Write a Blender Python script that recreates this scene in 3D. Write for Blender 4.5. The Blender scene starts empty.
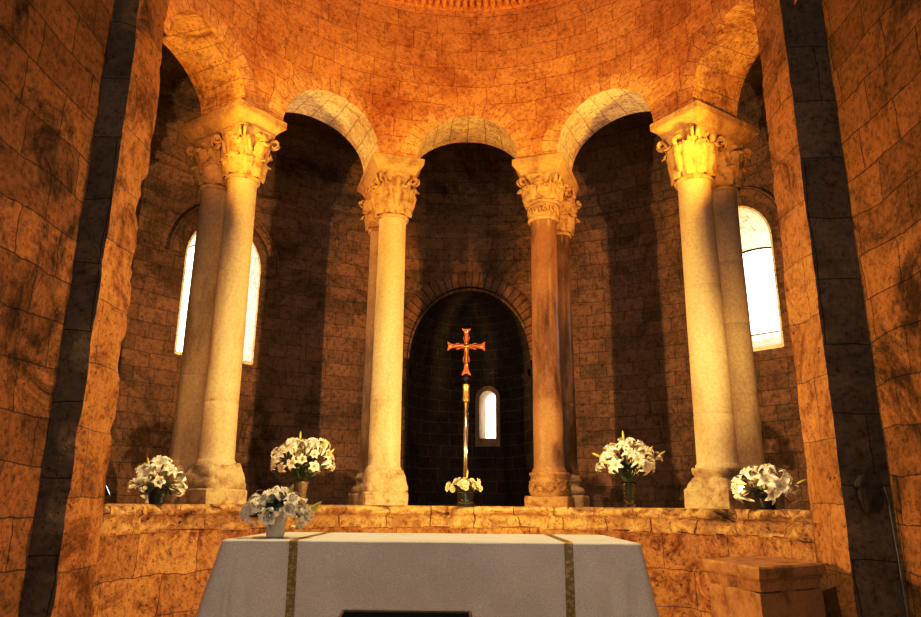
import bpy, math, random
from math import sin, cos, pi, radians as R, sqrt, atan2
from mathutils import Vector, Matrix, noise, Euler

scene = bpy.context.scene
COL = scene.collection
EYE = 1.582
CY = 6.42            # centre of the apse circle
LEDGE = 1.55         # top of the sill wall the columns stand on
FLOOR = 0.35
SPRING = 6.436        # top of the impost blocks
RIN, ROUT = 3.28, 4.06
RAMB = 5.4

# ------------------------------------------------------------------ mesh tools
class MB:
    def __init__(s):
        s.v = []; s.f = []; s.uv = []; s.m = []; s.sm = []
    def add(s, vs, fs, uvs=None, mat=0, smooth=True):
        b = len(s.v); s.v.extend([tuple(p) for p in vs])
        for f in fs:
            s.f.append([b + i for i in f])
            s.uv.append([uvs[i] if uvs else (0, 0) for i in f]); s.m.append(mat); s.sm.append(smooth)
    def grid(s, P, UV=None, mat=0, smooth=True, closeu=False, flip=False):
        n = len(P); m = len(P[0])
        vs = [p for row in P for p in row]
        uvs = [p for row in UV for p in row] if UV else None
        fs = []
        for i in range(n - 1):
            for j in range(m if closeu else m - 1):
                k = (j + 1) % m
                q = [i * m + j, i * m + k, (i + 1) * m + k, (i + 1) * m + j]
                fs.append(q[::-1] if flip else q)
        s.add(vs, fs, uvs, mat, smooth)
    def lathe(s, prof, n=32, c=(0, 0, 0), mat=0, smooth=True, cap=True):
        P = []; UV = []
        for r, z in prof:
            P.append([(c[0] + r * cos(2 * pi * j / n), c[1] + r * sin(2 * pi * j / n), c[2] + z) for j in range(n)])
            UV.append([(.2 * 2 * pi * j / n, z) for j in range(n)])
        s.grid(P, UV, mat, smooth, closeu=True)
        if cap:
            s.add(P[0], [list(range(n))[::-1]], None, mat, False)
            s.add(P[-1], [list(range(n))], None, mat, False)
    def tube(s, pts, rad, n=8, mat=0, cap=True):
        pts = [Vector(p) for p in pts]
        rs = rad if isinstance(rad, (list, tuple)) else [rad] * len(pts)
        P = []; up = None
        for i, p in enumerate(pts):
            t = (pts[min(i + 1, len(pts) - 1)] - pts[max(i - 1, 0)])
            if t.length < 1e-9: t = Vector((0, 0, 1))
            t.normalize()
            if up is None:
                up = t.orthogonal().normalized()
            else:
                up = (up - t * up.dot(t))
                up = up.normalized() if up.length > 1e-6 else t.orthogonal().normalized()
            bi = t.cross(up)
            P.append([p + (up * cos(2 * pi * j / n) + bi * sin(2 * pi * j / n)) * rs[i] for j in range(n)])
        s.grid(P, None, mat, True, closeu=True)
        if cap:
            s.add(P[0], [list(range(n))[::-1]], None, mat, True)
            s.add(P[-1], [list(range(n))], None, mat, True)
    def box(s, lo, hi, mat=0, div=1, bev=0.0):
        """box with rounded edges and optional subdivision, uv in metres"""
        x0, y0, z0 = lo; x1, y1, z1 = hi
        def face(o, a, b, la, lb):
            n = max(1, int(div * la / .1)) if div > 1 else 1
            m = max(1, int(div * lb / .1)) if div > 1 else 1
            n = min(n, 60); m = min(m, 60)
            P = [[Vector(o) + Vector(a) * (la * i / n) + Vector(b) * (lb * j / m) for i in range(n + 1)] for j in range(m + 1)]
            UV = [[(o[0] + o[1] + la * i / n, o[2] + lb * j / m) for i in range(n + 1)] for j in range(m + 1)]
            s.grid(P, UV, mat, False)
        X, Y, Z = x1 - x0, y1 - y0, z1 - z0
        face((x0, y0, z0), (1, 0, 0), (0, 0, 1), X, Z)
        face((x1, y0, z0), (0, 1, 0), (0, 0, 1), Y, Z)
        face((x1, y1, z0), (-1, 0, 0), (0, 0, 1), X, Z)
        face((x0, y1, z0), (0, -1, 0), (0, 0, 1), Y, Z)
        face((x0, y0, z1), (1, 0, 0), (0, 1, 0), X, Y)
        face((x0, y1, z0), (1, 0, 0), (0, -1, 0), X, Y)
    def loft(s, rings, mat=0, smooth=False, cap=True, uvs=None):
        n = len(rings[0])
        UV = uvs
        if UV is None:
            UV = []
            for r in rings:
                L = 0; row = []
                for j, p in enumerate(r):
                    if j: L += (Vector(p) - Vector(r[j - 1])).length
                    row.append((L, Vector(p).z))
                UV.append(row)
        s.grid(rings, UV, mat, smooth, closeu=True)
        if cap:
            s.add(rings[0], [list(range(n))[::-1]], [(p[0], p[1]) for p in rings[0]], mat, False)
            s.add(rings[-1], [list(range(n))], [(p[0], p[1]) for p in rings[-1]], mat, False)
    def warp(s, fn):
        s.v = [tuple(fn(Vector(p))) for p in s.v]
    def mesh(s, name, mats):
        me = bpy.data.meshes.new(name)
        me.from_pydata(s.v, [], s.f)
        ul = me.uv_layers.new(name='UVMap')
        k = 0
        for fuv in s.uv:
            for u in fuv:
                ul.data[k].uv = u; k += 1
        for m in mats: me.materials.append(m)
        me.polygons.foreach_set('material_index', s.m)
        me.polygons.foreach_set('use_smooth', s.sm)
        me.update()
        return me
    def build(s, name, mats, parent=None, weld=False, bevel=0):
        if not isinstance(mats, (list, tuple)): mats = [mats]
        me = s.mesh(name, mats)
        if weld:
            import bmesh
            bm = bmesh.new(); bm.from_mesh(me)
            bmesh.ops.remove_doubles(bm, verts=bm.verts, dist=1e-4)
            bm.to_mesh(me); bm.free()
        o = bpy.data.objects.new(name, me); COL.objects.link(o)
        if parent: o.parent = parent
        if bevel:
            md = o.modifiers.new('edge', 'BEVEL'); md.width = bevel; md.segments = 2; md.limit_method = 'ANGLE'
        return o

def tag(o, label, cat, group=None, kind=None):
    o['label'] = label; o['category'] = cat
    if group: o['group'] = group
    if kind: o['kind'] = kind
    return o
def struct(o):
    o['kind'] = 'structure'; return o
def thing(name, label, cat, loc=(0, 0, 0), rz=0, group=None, kind=None):
    o = bpy.data.objects.new(name, None); COL.objects.link(o)
    o.location = loc; o.rotation_euler = (0, 0, rz); o.empty_display_size = .1
    return tag(o, label, cat, group, kind)
def copy_part(o, parent):
    c = o.copy(); COL.objects.link(c); c.parent = parent
    for ch in list(o.children):
        copy_part(ch, c)
    return c

def rough(p, amp, sc, seed=0):
    q = p * sc + Vector((seed * 7.3, seed * 3.1, seed * 1.7))
    n1 = noise.noise_vector(q) ; n2 = noise.noise_vector(q * 2.7)
    return p + (n1 + n2 * .5) * amp

def polar(r, t, z):
    return Vector((r * sin(t), CY + r * cos(t), z))

# ------------------------------------------------------------------ materials
class NT:
    def __init__(s, name):
        s.mat = bpy.data.materials.new(name); s.mat.use_nodes = True
        s.t = s.mat.node_tree; s.t.nodes.clear()
        s.out = s.n('ShaderNodeOutputMaterial')
    def n(s, typ, **kw):
        nd = s.t.nodes.new(typ)
        for k, v in kw.items():
            if k.startswith('i_'):
                nd.inputs[k[2:].replace('_', ' ')].default_value = v
            else: setattr(nd, k, v)
        return nd
    def l(s, a, b): s.t.links.new(a, b)
    def ramp(s, fac, stops):
        r = s.n('ShaderNodeValToRGB'); cr = r.color_ramp
        while len(cr.elements) < len(stops): cr.elements.new(.5)
        for e, (p, c) in zip(cr.elements, stops):
            e.position = p; e.color = (*c, 1) if len(c) == 3 else c
        s.l(fac, r.inputs[0]); return r.outputs[0]
    def noise(s, vec, scale, detail=5, rough=.6, dist=0.0):
        nd = s.n('ShaderNodeTexNoise'); nd.inputs['Scale'].default_value = scale
        nd.inputs['Detail'].default_value = detail; nd.inputs['Roughness'].default_value = rough
        nd.inputs['Distortion'].default_value = dist
        s.l(vec, nd.inputs['Vector']); return nd.outputs[0]
    def mul(s, a, b, fac=1.0, mode='MULTIPLY'):
        m = s.n('ShaderNodeMix', data_type='RGBA', blend_type=mode)
        m.inputs[0].default_value = fac
        s.l(a, m.inputs[6])
        if hasattr(b, 'is_output'): s.l(b, m.inputs[7])
        else: m.inputs[7].default_value = (*b, 1)
        return m.outputs[2]
    def math(s, op, a, b=None):
        m = s.n('ShaderNodeMath', operation=op)
        for i, x in enumerate((a, b)):
            if x is None: continue
            if hasattr(x, 'is_output'): s.l(x, m.inputs[i])
            else: m.inputs[i].default_value = x
        return m.outputs[0]
    def bsdf(s, color=None, rough=.8, bump=None, bstr=.5, bdist=.02, **kw):
        b = s.n('ShaderNodeBsdfPrincipled')
        if color is not None:
            if hasattr(color, 'is_output'): s.l(color, b.inputs['Base Color'])
            else: b.inputs['Base Color'].default_value = (*color, 1)
        b.inputs['Roughness'].default_value = rough
        for k, v in kw.items(): b.inputs[k.replace('_', ' ')].default_value = v
        if bump is not None:
            bp = s.n('ShaderNodeBump'); bp.inputs['Strength'].default_value = bstr; bp.inputs['Distance'].default_value = bdist
            s.l(bump, bp.inputs['Height']); s.l(bp.outputs[0], b.inputs['Normal'])
        s.l(b.outputs[0], s.out.inputs[0]); return b

def masonry(name, c1, c2, mortar, bw=.6, bh=.32, stain=(.25, .2, .17), stain_amt=.8, stain_sc=.9, pits=.8, bstr=.6, mort=.012, wob=.05, contrast=1.0):
    k = NT(name)
    tc = k.n('ShaderNodeTexCoord')
    uv = tc.outputs['UV']; ob = tc.outputs['Object']
    w = k.n('ShaderNodeTexNoise'); w.inputs['Scale'].default_value = 2.3; w.inputs['Detail'].default_value = 3
    k.l(uv, w.inputs['Vector'])
    va = k.n('ShaderNodeVectorMath', operation='MULTIPLY_ADD')
    k.l(w.outputs['Color'], va.inputs[0]); va.inputs[1].default_value = (wob, wob, 0); k.l(uv, va.inputs[2])
    br = k.n('ShaderNodeTexBrick'); br.offset = .45; br.squash = .72; br.squash_frequency = 3
    k.l(va.outputs[0], br.inputs['Vector'])
    br.inputs['Color1'].default_value = (*c1, 1); br.inputs['Color2'].default_value = (*c2, 1); br.inputs['Mortar'].default_value = (*mortar, 1)
    br.inputs['Scale'].default_value = 1; br.inputs['Mortar Size'].default_value = mort; br.inputs['Mortar Smooth'].default_value = .4
    br.inputs['Brick Width'].default_value = bw; br.inputs['Row Height'].default_value = bh; br.inputs['Bias'].default_value = 0
    n1 = k.noise(ob, stain_sc, 9, .74, .9)
    n2 = k.noise(ob, 7, 8, .7)
    n3 = k.noise(ob, 19, 9, .78)
    vo = k.n('ShaderNodeTexVoronoi'); vo.inputs['Scale'].default_value = 15
    dv = k.n('ShaderNodeVectorMath', operation='ADD'); k.l(ob, dv.inputs[0]);
    nn = k.n('ShaderNodeTexNoise'); nn.inputs['Scale'].default_value = 9; k.l(ob, nn.inputs['Vector'])
    sc = k.n('ShaderNodeVectorMath', operation='SCALE'); sc.inputs['Scale'].default_value = .12; k.l(nn.outputs['Color'], sc.inputs[0]); k.l(sc.outputs[0], dv.inputs[1])
    k.l(dv.outputs[0], vo.inputs['Vector'])
    pit = k.ramp(vo.outputs['Distance'], [(.10, (0, 0, 0)), (.24, (1, 1, 1))])
    pmask = k.ramp(n2, [(.50, (1, 1, 1)), (.64, (0, 0, 0))])
    pit = k.mul(pit, pmask, 1, 'ADD')
    col = br.outputs['Color']
    col = k.mul(col, k.ramp(n2, [(.28, (.34, .30, .26)), (.47, (.92, .90, .88)), (.62, (1.25, 1.2, 1.1)), (.78, (1.6, 1.5, 1.3))]), min(1, .85 * contrast))
    col = k.mul(col, k.ramp(n1, [(.36, stain), (.52, (1, 1, 1)), (.7, (1.12, 1.05, .95))]), stain_amt)
    col = k.mul(col, k.ramp(n3, [(.36, (.30, .27, .25)), (.47, (.92, .91, .90)), (.62, (1.22, 1.2, 1.16))]), .75)
    col = k.mul(col, pit, pits * .8)
    h = k.math('MULTIPLY', br.outputs['Fac'], -1.0)
    h = k.math('ADD', h, k.math('MULTIPLY', n2, 1.3))
    h = k.math('ADD', h, k.math('MULTIPLY', n3, .7))
    pb = k.n('ShaderNodeRGBToBW'); k.l(pit, pb.inputs[0])
    h = k.math('ADD', h, k.math('MULTIPLY', pb.outputs[0], .5))
    k.bsdf(col, .9, h, bstr, .03, Specular_IOR_Level=.15)
    return k.mat

def plainstone(name, c, dark=(.4, .34, .28), sc=3, bstr=.3, stains=.7, rough_=.75, stretch=(1, 1, .35), pits=0.0):
    k = NT(name)
    tc = k.n('ShaderNodeTexCoord'); oi = k.n('ShaderNodeObjectInfo')
    mp = k.n('ShaderNodeMapping'); mp.inputs['Scale'].default_value = stretch
    ad = k.n('ShaderNodeVectorMath', operation='ADD')
    mm = k.n('ShaderNodeMath', operation='MULTIPLY'); mm.inputs[1].default_value = 37; k.l(oi.outputs['Random'], mm.inputs[0])
    k.l(tc.outputs['Object'], mp.inputs[0]); k.l(mp.outputs[0], ad.inputs[0]); k.l(mm.outputs[0], ad.inputs[1])
    n1 = k.noise(ad.outputs[0], sc, 7, .65, .3); n2 = k.noise(tc.outputs['Object'], 30, 6, .7)
    col = k.n('ShaderNodeRGB'); col.outputs[0].default_value = (*c, 1)
    x = k.mul(col.outputs[0], k.ramp(n1, [(.34, dark), (.5, (.95, .94, .92)), (.66, (1.15, 1.12, 1.05))]), stains)
    x = k.mul(x, k.ramp(n2, [(.3, (.6, .56, .52)), (.6, (1.06, 1.06, 1.06))]), .6)
    h = k.math('ADD', k.math('MULTIPLY', n2, .7), n1)
    k.bsdf(x, rough_, h, bstr, .015, Specular_IOR_Level=.25)
    return k.mat

def simple(name, c, rough_=.5, metal=0, nz=.15, **kw):
    k = NT(name); tc = k.n('ShaderNodeTexCoord')
    n = k.noise(tc.outputs['Object'], 25, 4)
    col = k.n('ShaderNodeRGB'); col.outputs[0].default_value = (*c, 1)
    x = k.mul(col.outputs[0], k.ramp(n, [(.3, (1 - 2 * nz,) * 3), (.7, (1 + nz,) * 3)]), 1)
    k.bsdf(x, rough_, None, Metallic=metal, **kw)
    return k.mat

M = {}
M['drum'] = masonry('drum_stone', (.62, .33, .11), (.50, .255, .08), (.30, .15, .05), .62, .31, stain=(.55, .40, .30), stain_amt=.8, mort=.006, contrast=.9, wob=.10, pits=.4)
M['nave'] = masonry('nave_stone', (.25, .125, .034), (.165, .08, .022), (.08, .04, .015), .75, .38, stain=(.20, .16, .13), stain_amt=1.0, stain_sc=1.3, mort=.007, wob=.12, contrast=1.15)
M['nave_dim'] = masonry('nave_stone_dim', (.20, .10, .034), (.13, .062, .022), (.055, .03, .012), .75, .38, stain=(.20, .16, .13), stain_amt=1.0, stain_sc=1.3, mort=.007, wob=.12, contrast=1.15)  # left wall: its weaker lamplight put into a darker stone colour
M['pier'] = masonry('pier_stone', (.31, .165, .055), (.22, .115, .037), (.12, .085, .035), .9, .55, stain=(.35, .26, .2), stain_amt=.95, stain_sc=1.5, mort=.006, wob=.1)
M['dark'] = masonry('shaded_stone', (.105, .074, .05), (.08, .056, .038), (.02, .015, .011), .8, .6, stain=(.35, .35, .35), mort=.006, wob=.08)  # dark stained pier fronts, with their shade also put into the stone colour
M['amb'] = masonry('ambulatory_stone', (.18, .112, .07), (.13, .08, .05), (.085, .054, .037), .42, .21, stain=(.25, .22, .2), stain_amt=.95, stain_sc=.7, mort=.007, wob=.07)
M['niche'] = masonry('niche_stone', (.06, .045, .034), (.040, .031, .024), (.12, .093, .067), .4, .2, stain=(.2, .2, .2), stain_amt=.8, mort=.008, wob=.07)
M['podium'] = masonry('podium_stone', (.34, .20, .075), (.24, .13, .046), (.13, .07, .028), .85, .40, stain=(.36, .19, .11), stain_amt=1.0, mort=.005, stain_sc=2.6, contrast=1.1, bstr=.9, wob=.1)
M['ledge'] = masonry('ledge_stone', (.46, .30, .135), (.34, .22, .095), (.16, .09, .045), .75, 2.0, stain=(.40, .29, .21), stain_sc=2.2, mort=.008, bstr=.9, wob=.12)
M['soffit'] = masonry('arch_soffit_stone', (.62, .52, .40), (.56, .46, .34), (.36, .28, .20), .5, .24, stain=(.5, .42, .35), stain_amt=.7, mort=.008, contrast=.7)
M['soffit_warm'] = masonry('warm_soffit_stone', (.58, .36, .13), (.50, .30, .10), (.33, .19, .07), .5, .24, stain=(.30, .18, .10), stain_amt=.95, stain_sc=1.8, mort=.006, contrast=.9)
M['reveal'] = masonry('window_reveal_plaster', (.82, .78, .70), (.78, .73, .64), (.62, .56, .48), .6, .4, stain=(.6, .55, .5), stain_amt=.6, mort=.006, contrast=.6)
M['vouss'] = masonry('arch_voussoir_stone', (.60, .34, .135), (.47, .25, .09), (.32, .17, .07), .21, .62, stain=(.5, .38, .3), mort=.006, wob=.02, contrast=.75)
M['nvouss'] = masonry('niche_voussoir_stone', (.21, .12, .07), (.15, .085, .05), (.06, .035, .02), .19, .62, stain=(.4, .36, .33), mort=.012, wob=.02)
M['shaft_cream'] = plainstone('cream_shaft_stone', (.66, .50, .30), (.62, .52, .40), 2.2, .12, .8)
M['shaft_stain'] = plainstone('stained_shaft_stone', (.50, .36, .20), (.40, .32, .24), 2.0, .15, .9)
M['shaft_red'] = plainstone('brown_marble_shaft', (.30, .17, .08), (.26, .19, .14), 2.0, .08, .95, .35)
M['carve'] = plainstone('carved_capital_stone', (.64, .43, .20), (.42, .32, .22), 8, .9, .85, .85, (1, 1, 1))
M['impost'] = plainstone('impost_stone', (.60, .40, .18), (.5, .4, .3), 5, .5, .7, .85, (1, 1, 1))
M['base'] = plainstone('worn_base_stone', (.52, .39, .23), (.40, .30, .2), 7, .7, .8, .9, (1, 1, 1))
M['base_brown'] = plainstone('brown_carved_stone', (.38, .22, .09), (.35, .26, .18), 7, .7, .85, .9, (1, 1, 1))
M['ped'] = plainstone('pedestal_stone', (.36, .20, .075), (.42, .32, .24), 5, .7, .8, .9, (1, 1, 1))
M['corbel'] = plainstone('dark_corbel_stone', (.045, .031, .022), (.4, .34, .3), 8, .7, .8, .9, (1, 1, 1))
M['floor'] = masonry('floor_flags', (.36, .27, .17), (.30, .22, .14), (.12, .09, .06), .7, .5, stain=(.5, .45, .4))
M['ceil'] = masonry('vault_stone', (.50, .31, .16), (.44, .27, .13), (.25, .15, .08), .6, .3)

def cloth_mat():
    k = NT('white_linen'); tc = k.n('ShaderNodeTexCoord')
    n = k.noise(tc.outputs['Object'], 3.2, 4); n2 = k.noise(tc.outputs['Object'], 130, 3, .7)
    wv = k.n('ShaderNodeTexWave'); wv.inputs['Scale'].default_value = 90; wv.inputs['Distortion'].default_value = 1.5
    k.l(tc.outputs['Object'], wv.inputs['Vector'])
    x = k.ramp(n, [(.3, (.74, .71, .65)), (.7, (.86, .83, .77))])
    x = k.mul(x, k.ramp(n2, [(.3, (.72, .72, .74)), (.7, (1.1, 1.1, 1.08))]), .8)
    h = k.math('ADD', n2, k.math('MULTIPLY', wv.outputs['Fac'], .4))
    k.bsdf(x, .9, h, .25, .004, Specular_IOR_Level=.1)
    return k.mat
M['cloth'] = cloth_mat()
def band_mat():
    k = NT('gold_ribbon'); tc = k.n('ShaderNodeTexCoord')
    ck = k.n('ShaderNodeTexVoronoi'); ck.inputs['Scale'].default_value = 55; k.l(tc.outputs['Object'], ck.inputs['Vector'])
    x = k.ramp(ck.outputs['Distance'], [(.2, (.50, .36, .12)), (.6, (.26, .18, .06))])
    k.bsdf(x, .45, ck.outputs['Distance'], .4, .004, Metallic=.35)
    return k.mat
M['band'] = band_mat()
M['petal'] = simple('lily_petal', (.92, .87, .71), .55, 0, .06)
M['petal'].node_tree.nodes['Principled BSDF'].inputs['Subsurface Weight'].default_value = 0.0
M['anther'] = simple('lily_anther', (.45, .22, .05), .7)
M['rose'] = simple('cream_rose_petal', (.88, .80, .55), .6, 0, .08)
M['bud'] = simple('yellow_green_bud', (.62, .58, .10), .5, 0, .15)
M['leaf'] = simple('dark_green_leaf', (.035, .075, .018), .45, 0, .3)
M['stem'] = simple('green_stem', (.09, .15, .035), .5, 0, .2)
M['black_pot'] = simple('black_plastic_pot', (.012, .012, .013), .35, 0, .2)
M['soil'] = simple('potting_soil', (.03, .02, .012), .95, 0, .3)
M['white_pot'] = simple('white_ceramic', (.80, .76, .64), .4, 0, .04)
M['silver'] = simple('silver_pole', (.72, .70, .66), .22, 1, .06)
M['gold'] = simple('gilded_metal', (.80, .52, .18), .3, 1, .12)
M['copper'] = simple('red_copper_enamel', (.62, .17, .055), .42, .45, .25)
M['black'] = simple('black_metal', (.012, .012, .014), .4, .3, .1)
M['blackwood'] = simple('black_lectern_wood', (.004, .004, .004), .95, 0, .2, Specular_IOR_Level=.05)
M['edgewood'] = simple('brown_edging_wood', (.10, .06, .035), .5, 0, .2)
M['wire'] = simple('grey_cable', (.16, .14, .12), .6)
def glass_mat(name, tint=(.92, .95, .90)):
    k = NT(name)
    b = k.bsdf(tint, .03); b.inputs['Transmission Weight'].default_value = 1; b.inputs['IOR'].default_value = 1.45
    return k.mat
M['glass'] = glass_mat('vase_glass'); M['water'] = glass_mat('vase_water', (.75, .85, .65))
M['water'].node_tree.nodes['Principled BSDF'].inputs['IOR'].default_value = 1.33
def pane_mat():
    k = NT('window_glass')
    tr = k.n('ShaderNodeBsdfTransparent'); gl = k.n('ShaderNodeBsdfGlossy'); gl.inputs['Roughness'].default_value = .05
    mx = k.n('ShaderNodeMixShader'); mx.inputs[0].default_value = .06
    k.l(tr.outputs[0], mx.inputs[1]); k.l(gl.outputs[0], mx.inputs[2]); k.l(mx.outputs[0], k.out.inputs[0])
    return k.mat
M['pane'] = pane_mat()
def lens_mat():
    k = NT('lamp_lens'); e = k.n('ShaderNodeEmission'); e.inputs['Color'].default_value = (.75, .88, 1, 1); e.inputs['Strength'].default_value = 2.0
    k.l(e.outputs[0], k.out.inputs[0]); return k.mat
M['lens'] = lens_mat()

# ------------------------------------------------------------------ setting
# arches of the arcade: (centre angle, half angle, rise)
ARCH = [(R(0), R(13.0), .76), (R(36), R(12.8), .80), (R(-36), R(12.8), .76), (R(72.4), R(12.4), .84), (R(-72.2), R(12.4), .68)]
CORN = 9.06
TMAX = R(97)
def arch_z(t):
    for c, h, rise in ARCH:
        if abs(t - c) < h:
            return SPRING + rise * sqrt(max(0, 1 - ((t - c) / h) ** 2))
    return SPRING
def arch_ts():
    ts = set()
    for c, h, _ in ARCH:
        for i in range(41): ts.add(round(c - h * cos(pi * i / 40), 6))
    n = 60
    for i in range(n + 1):
        ts.add(round(-TMAX + 2 * TMAX * i / n, 6))
    ts = sorted(t for t in ts if -TMAX <= t <= TMAX)
    return ts
TS = arch_ts()
def rough_wall(p, amp=.012):
    if amp == .012 and abs(p.z - SPRING) < .3: amp *= abs(p.z - SPRING) / .3
    return p + noise.noise_vector(p * 2.1) * amp + noise.noise_vector(p * 6) * amp * .5
mb = MB()
for r, flip in ((RIN, True), (ROUT, False)):
    P = []; UV = []
    rows = 10; top = CORN if r == RIN else 8.2
    for j in range(rows + 1):
        P.append([rough_wall(polar(r, t, arch_z(t) + (top - arch_z(t)) * j / rows)) for t in TS])
        UV.append([(r * t + 20, arch_z(t) + (top - arch_z(t)) * j / rows) for t in TS])
    mb.grid(P, UV, 0, True, flip=flip)
mb.grid([[polar(r, t, 8.2) for t in TS] for r in (RIN - .0, ROUT)], None, 0, False)
wall_arcade = struct(mb.build('wall_arcade', M['drum']))

for ai, (c, h, rise) in enumerate(ARCH):
    mb = MB()
    n = 40
    ang = [pi - pi * i / n for i in range(n + 1)]
    # soffit
    P = []; UV = []
    nd = 6
    L = h * RIN * pi / n
    for d in range(nd + 1):
        r = RIN - .02 + (ROUT - RIN + .024) * d / nd
        P.append([rough_wall(polar(r, c + h * cos(a), SPRING + rise * sin(a)), .006) for a in ang])
        UV.append([(r, i * L) for i, a in enumerate(ang)])
    mb.grid(P, UV, 1, True)
    # voussoir ring on the face
    P = []; UV = []
    wr = .27
    for q in range(5):
        f = wr * q / 4
        P.append([rough_wall(polar(RIN - (.02, .018, .016, .014, -.01)[q], c + (h + f / RIN) * cos(a), SPRING + (rise + f) * sin(a)), .006) for a in ang])
        UV.append([(i * L * 1.15, f + .1) for i, a in enumerate(ang)])
    mb.grid(P, UV, 0, True)
    struct(mb.build('trim_%d' % (ai + 1), [M['vouss'], M['soffit' if ai < 3 else 'soffit_warm']]))

# cornice at the top of the drum: a moulding over a row of small scallops
mb = MB()
prof = [(RIN + .05, CORN - .02), (RIN - .02, CORN), (RIN - .03, CORN + .05), (RIN - .14, CORN + .10), (RIN - .20, CORN + .13), (RIN - .20, CORN + .26), (RIN + .05, CORN + .28)]
n = 90
mb.grid([[polar(r, -TMAX + 2 * TMAX * i / n, z) for i in range(n + 1)] for r, z in prof], [[(i * .1, z) for i in range(n + 1)] for r, z in prof], 0, False)
for i in range(100):
    t = -TMAX + 2 * TMAX * (i + .5) / 100
    a = polar(RIN - .02, t, CORN + .02); b = polar(RIN - .17, t, CORN + .115)
    mb.tube([a, (a + b) / 2 + Vector((0, 0, -.03)), b], [.03, .042, .03], 8)
struct(mb.build('trim_6', M['drum']))

# half dome over the apse and the nave vault
mb = MB()
zc = CORN + .27
n, m = 40, 14
mb.grid([[Vector((RIN * cos(pi / 2 * j / m) * sin(t), CY + RIN * cos(pi / 2 * j / m) * cos(t), zc + RIN * sin(pi / 2 * j / m)))
          for t in [-pi / 2 + pi * i / n for i in range(n + 1)]] for j in range(m + 1)],
        [[(i * .26, j * .37) for i in range(n + 1)] for j in range(m + 1)], 0, True)
xs = [3.70 * cos(pi - pi * i / 30) for i in range(31)]; zs = [zc - .05 + 3.6 * sin(pi - pi * i / 30) for i in range(31)]
mb.grid([[(x, y, z) for x, z in zip(xs, zs)] for y in (-5, 0, 3, 6.5)], [[(i * .37, y) for i in range(31)] for y in (-5, 0, 3, 6.5)], 0, True)
struct(mb.build('ceiling', M['ceil']))

# ambulatory wall with window and niche openings
WIN = [(R(-43.2), 1.17, 3.62, 5.05, .66), (R(47.0), 1.17, 3.72, 5.28, .62)]      # angle, width, sill, springing, rise
NICHE = (R(.6), 2.1, 1.5, 3.88, 1.26)
HOLES = WIN + [NICHE]
WTOP = 7.6
ts = set()
for c, w, z0, zs_, rise in HOLES:
    hh = w / 2 / RAMB
    for i in range(25): ts.add(round(c - hh * cos(pi * i / 24), 6))
for i in range(91): ts.add(round(-R(102) + 2 * R(102) * i / 90, 6))
ts = sorted(ts)
def hole_at(tm):
    for H in HOLES:
        if abs(tm - H[0]) < H[1] / 2 / RAMB: return H
    return None
def htop(H, t):
    x = (t - H[0]) * RAMB / (H[1] / 2)
    return H[3] + H[4] * sqrt(max(0, 1 - x * x))
mb = MB()
def seg(ta, tb, a0, a1, b0, b1, rows):
    P = []; UV = []
    for j in range(rows + 1):
        f = j / rows
        za = a0 + (a1 - a0) * f; zb = b0 + (b1 - b0) * f
        P.append([polar(RAMB, ta, za), polar(RAMB, tb, zb)]); UV.append([(RAMB * ta + 30, za), (RAMB * tb + 30, zb)])
    mb.grid(P, UV, 0, True, flip=True)
for ta, tb in zip(ts[:-1], ts[1:]):
    H = hole_at((ta + tb) / 2)
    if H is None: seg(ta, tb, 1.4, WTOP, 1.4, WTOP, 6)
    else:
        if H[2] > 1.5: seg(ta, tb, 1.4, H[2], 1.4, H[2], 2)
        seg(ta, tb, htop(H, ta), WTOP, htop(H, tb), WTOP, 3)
# vault over the ambulatory
T2 = [-R(102) + 2 * R(102) * i / 60 for i in range(61)]
vp = [(RAMB, WTOP), (RAMB - .1, WTOP + .3), (RAMB - .35, WTOP + .52), (RAMB - .7, WTOP + .58), (ROUT - .02, WTOP + .55)]
vp[-1] = (ROUT - .10, WTOP + .55)
mb.grid([[polar(r, t, z) for t in ts] for r, z in vp], [[(RAMB * t + 30, WTOP + i * .3) for t in ts] for i, (r, z) in enumerate(vp)], 0, True, flip=True)
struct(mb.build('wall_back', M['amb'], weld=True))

# string course round the ambulatory
mb = MB()
sp = [(RAMB + .01, 6.14), (RAMB - .05, 6.19), (RAMB - .09, 6.22), (RAMB - .09, 6.29), (RAMB + .01, 6.31)]
mb.grid([[rough_wall(polar(r, t, z), .01) for t in T2] for r, z in sp], [[(RAMB * t, z) for t in T2] for r, z in sp], 0, False, flip=True)
struct(mb.build('trim_7', M['amb']))

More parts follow.
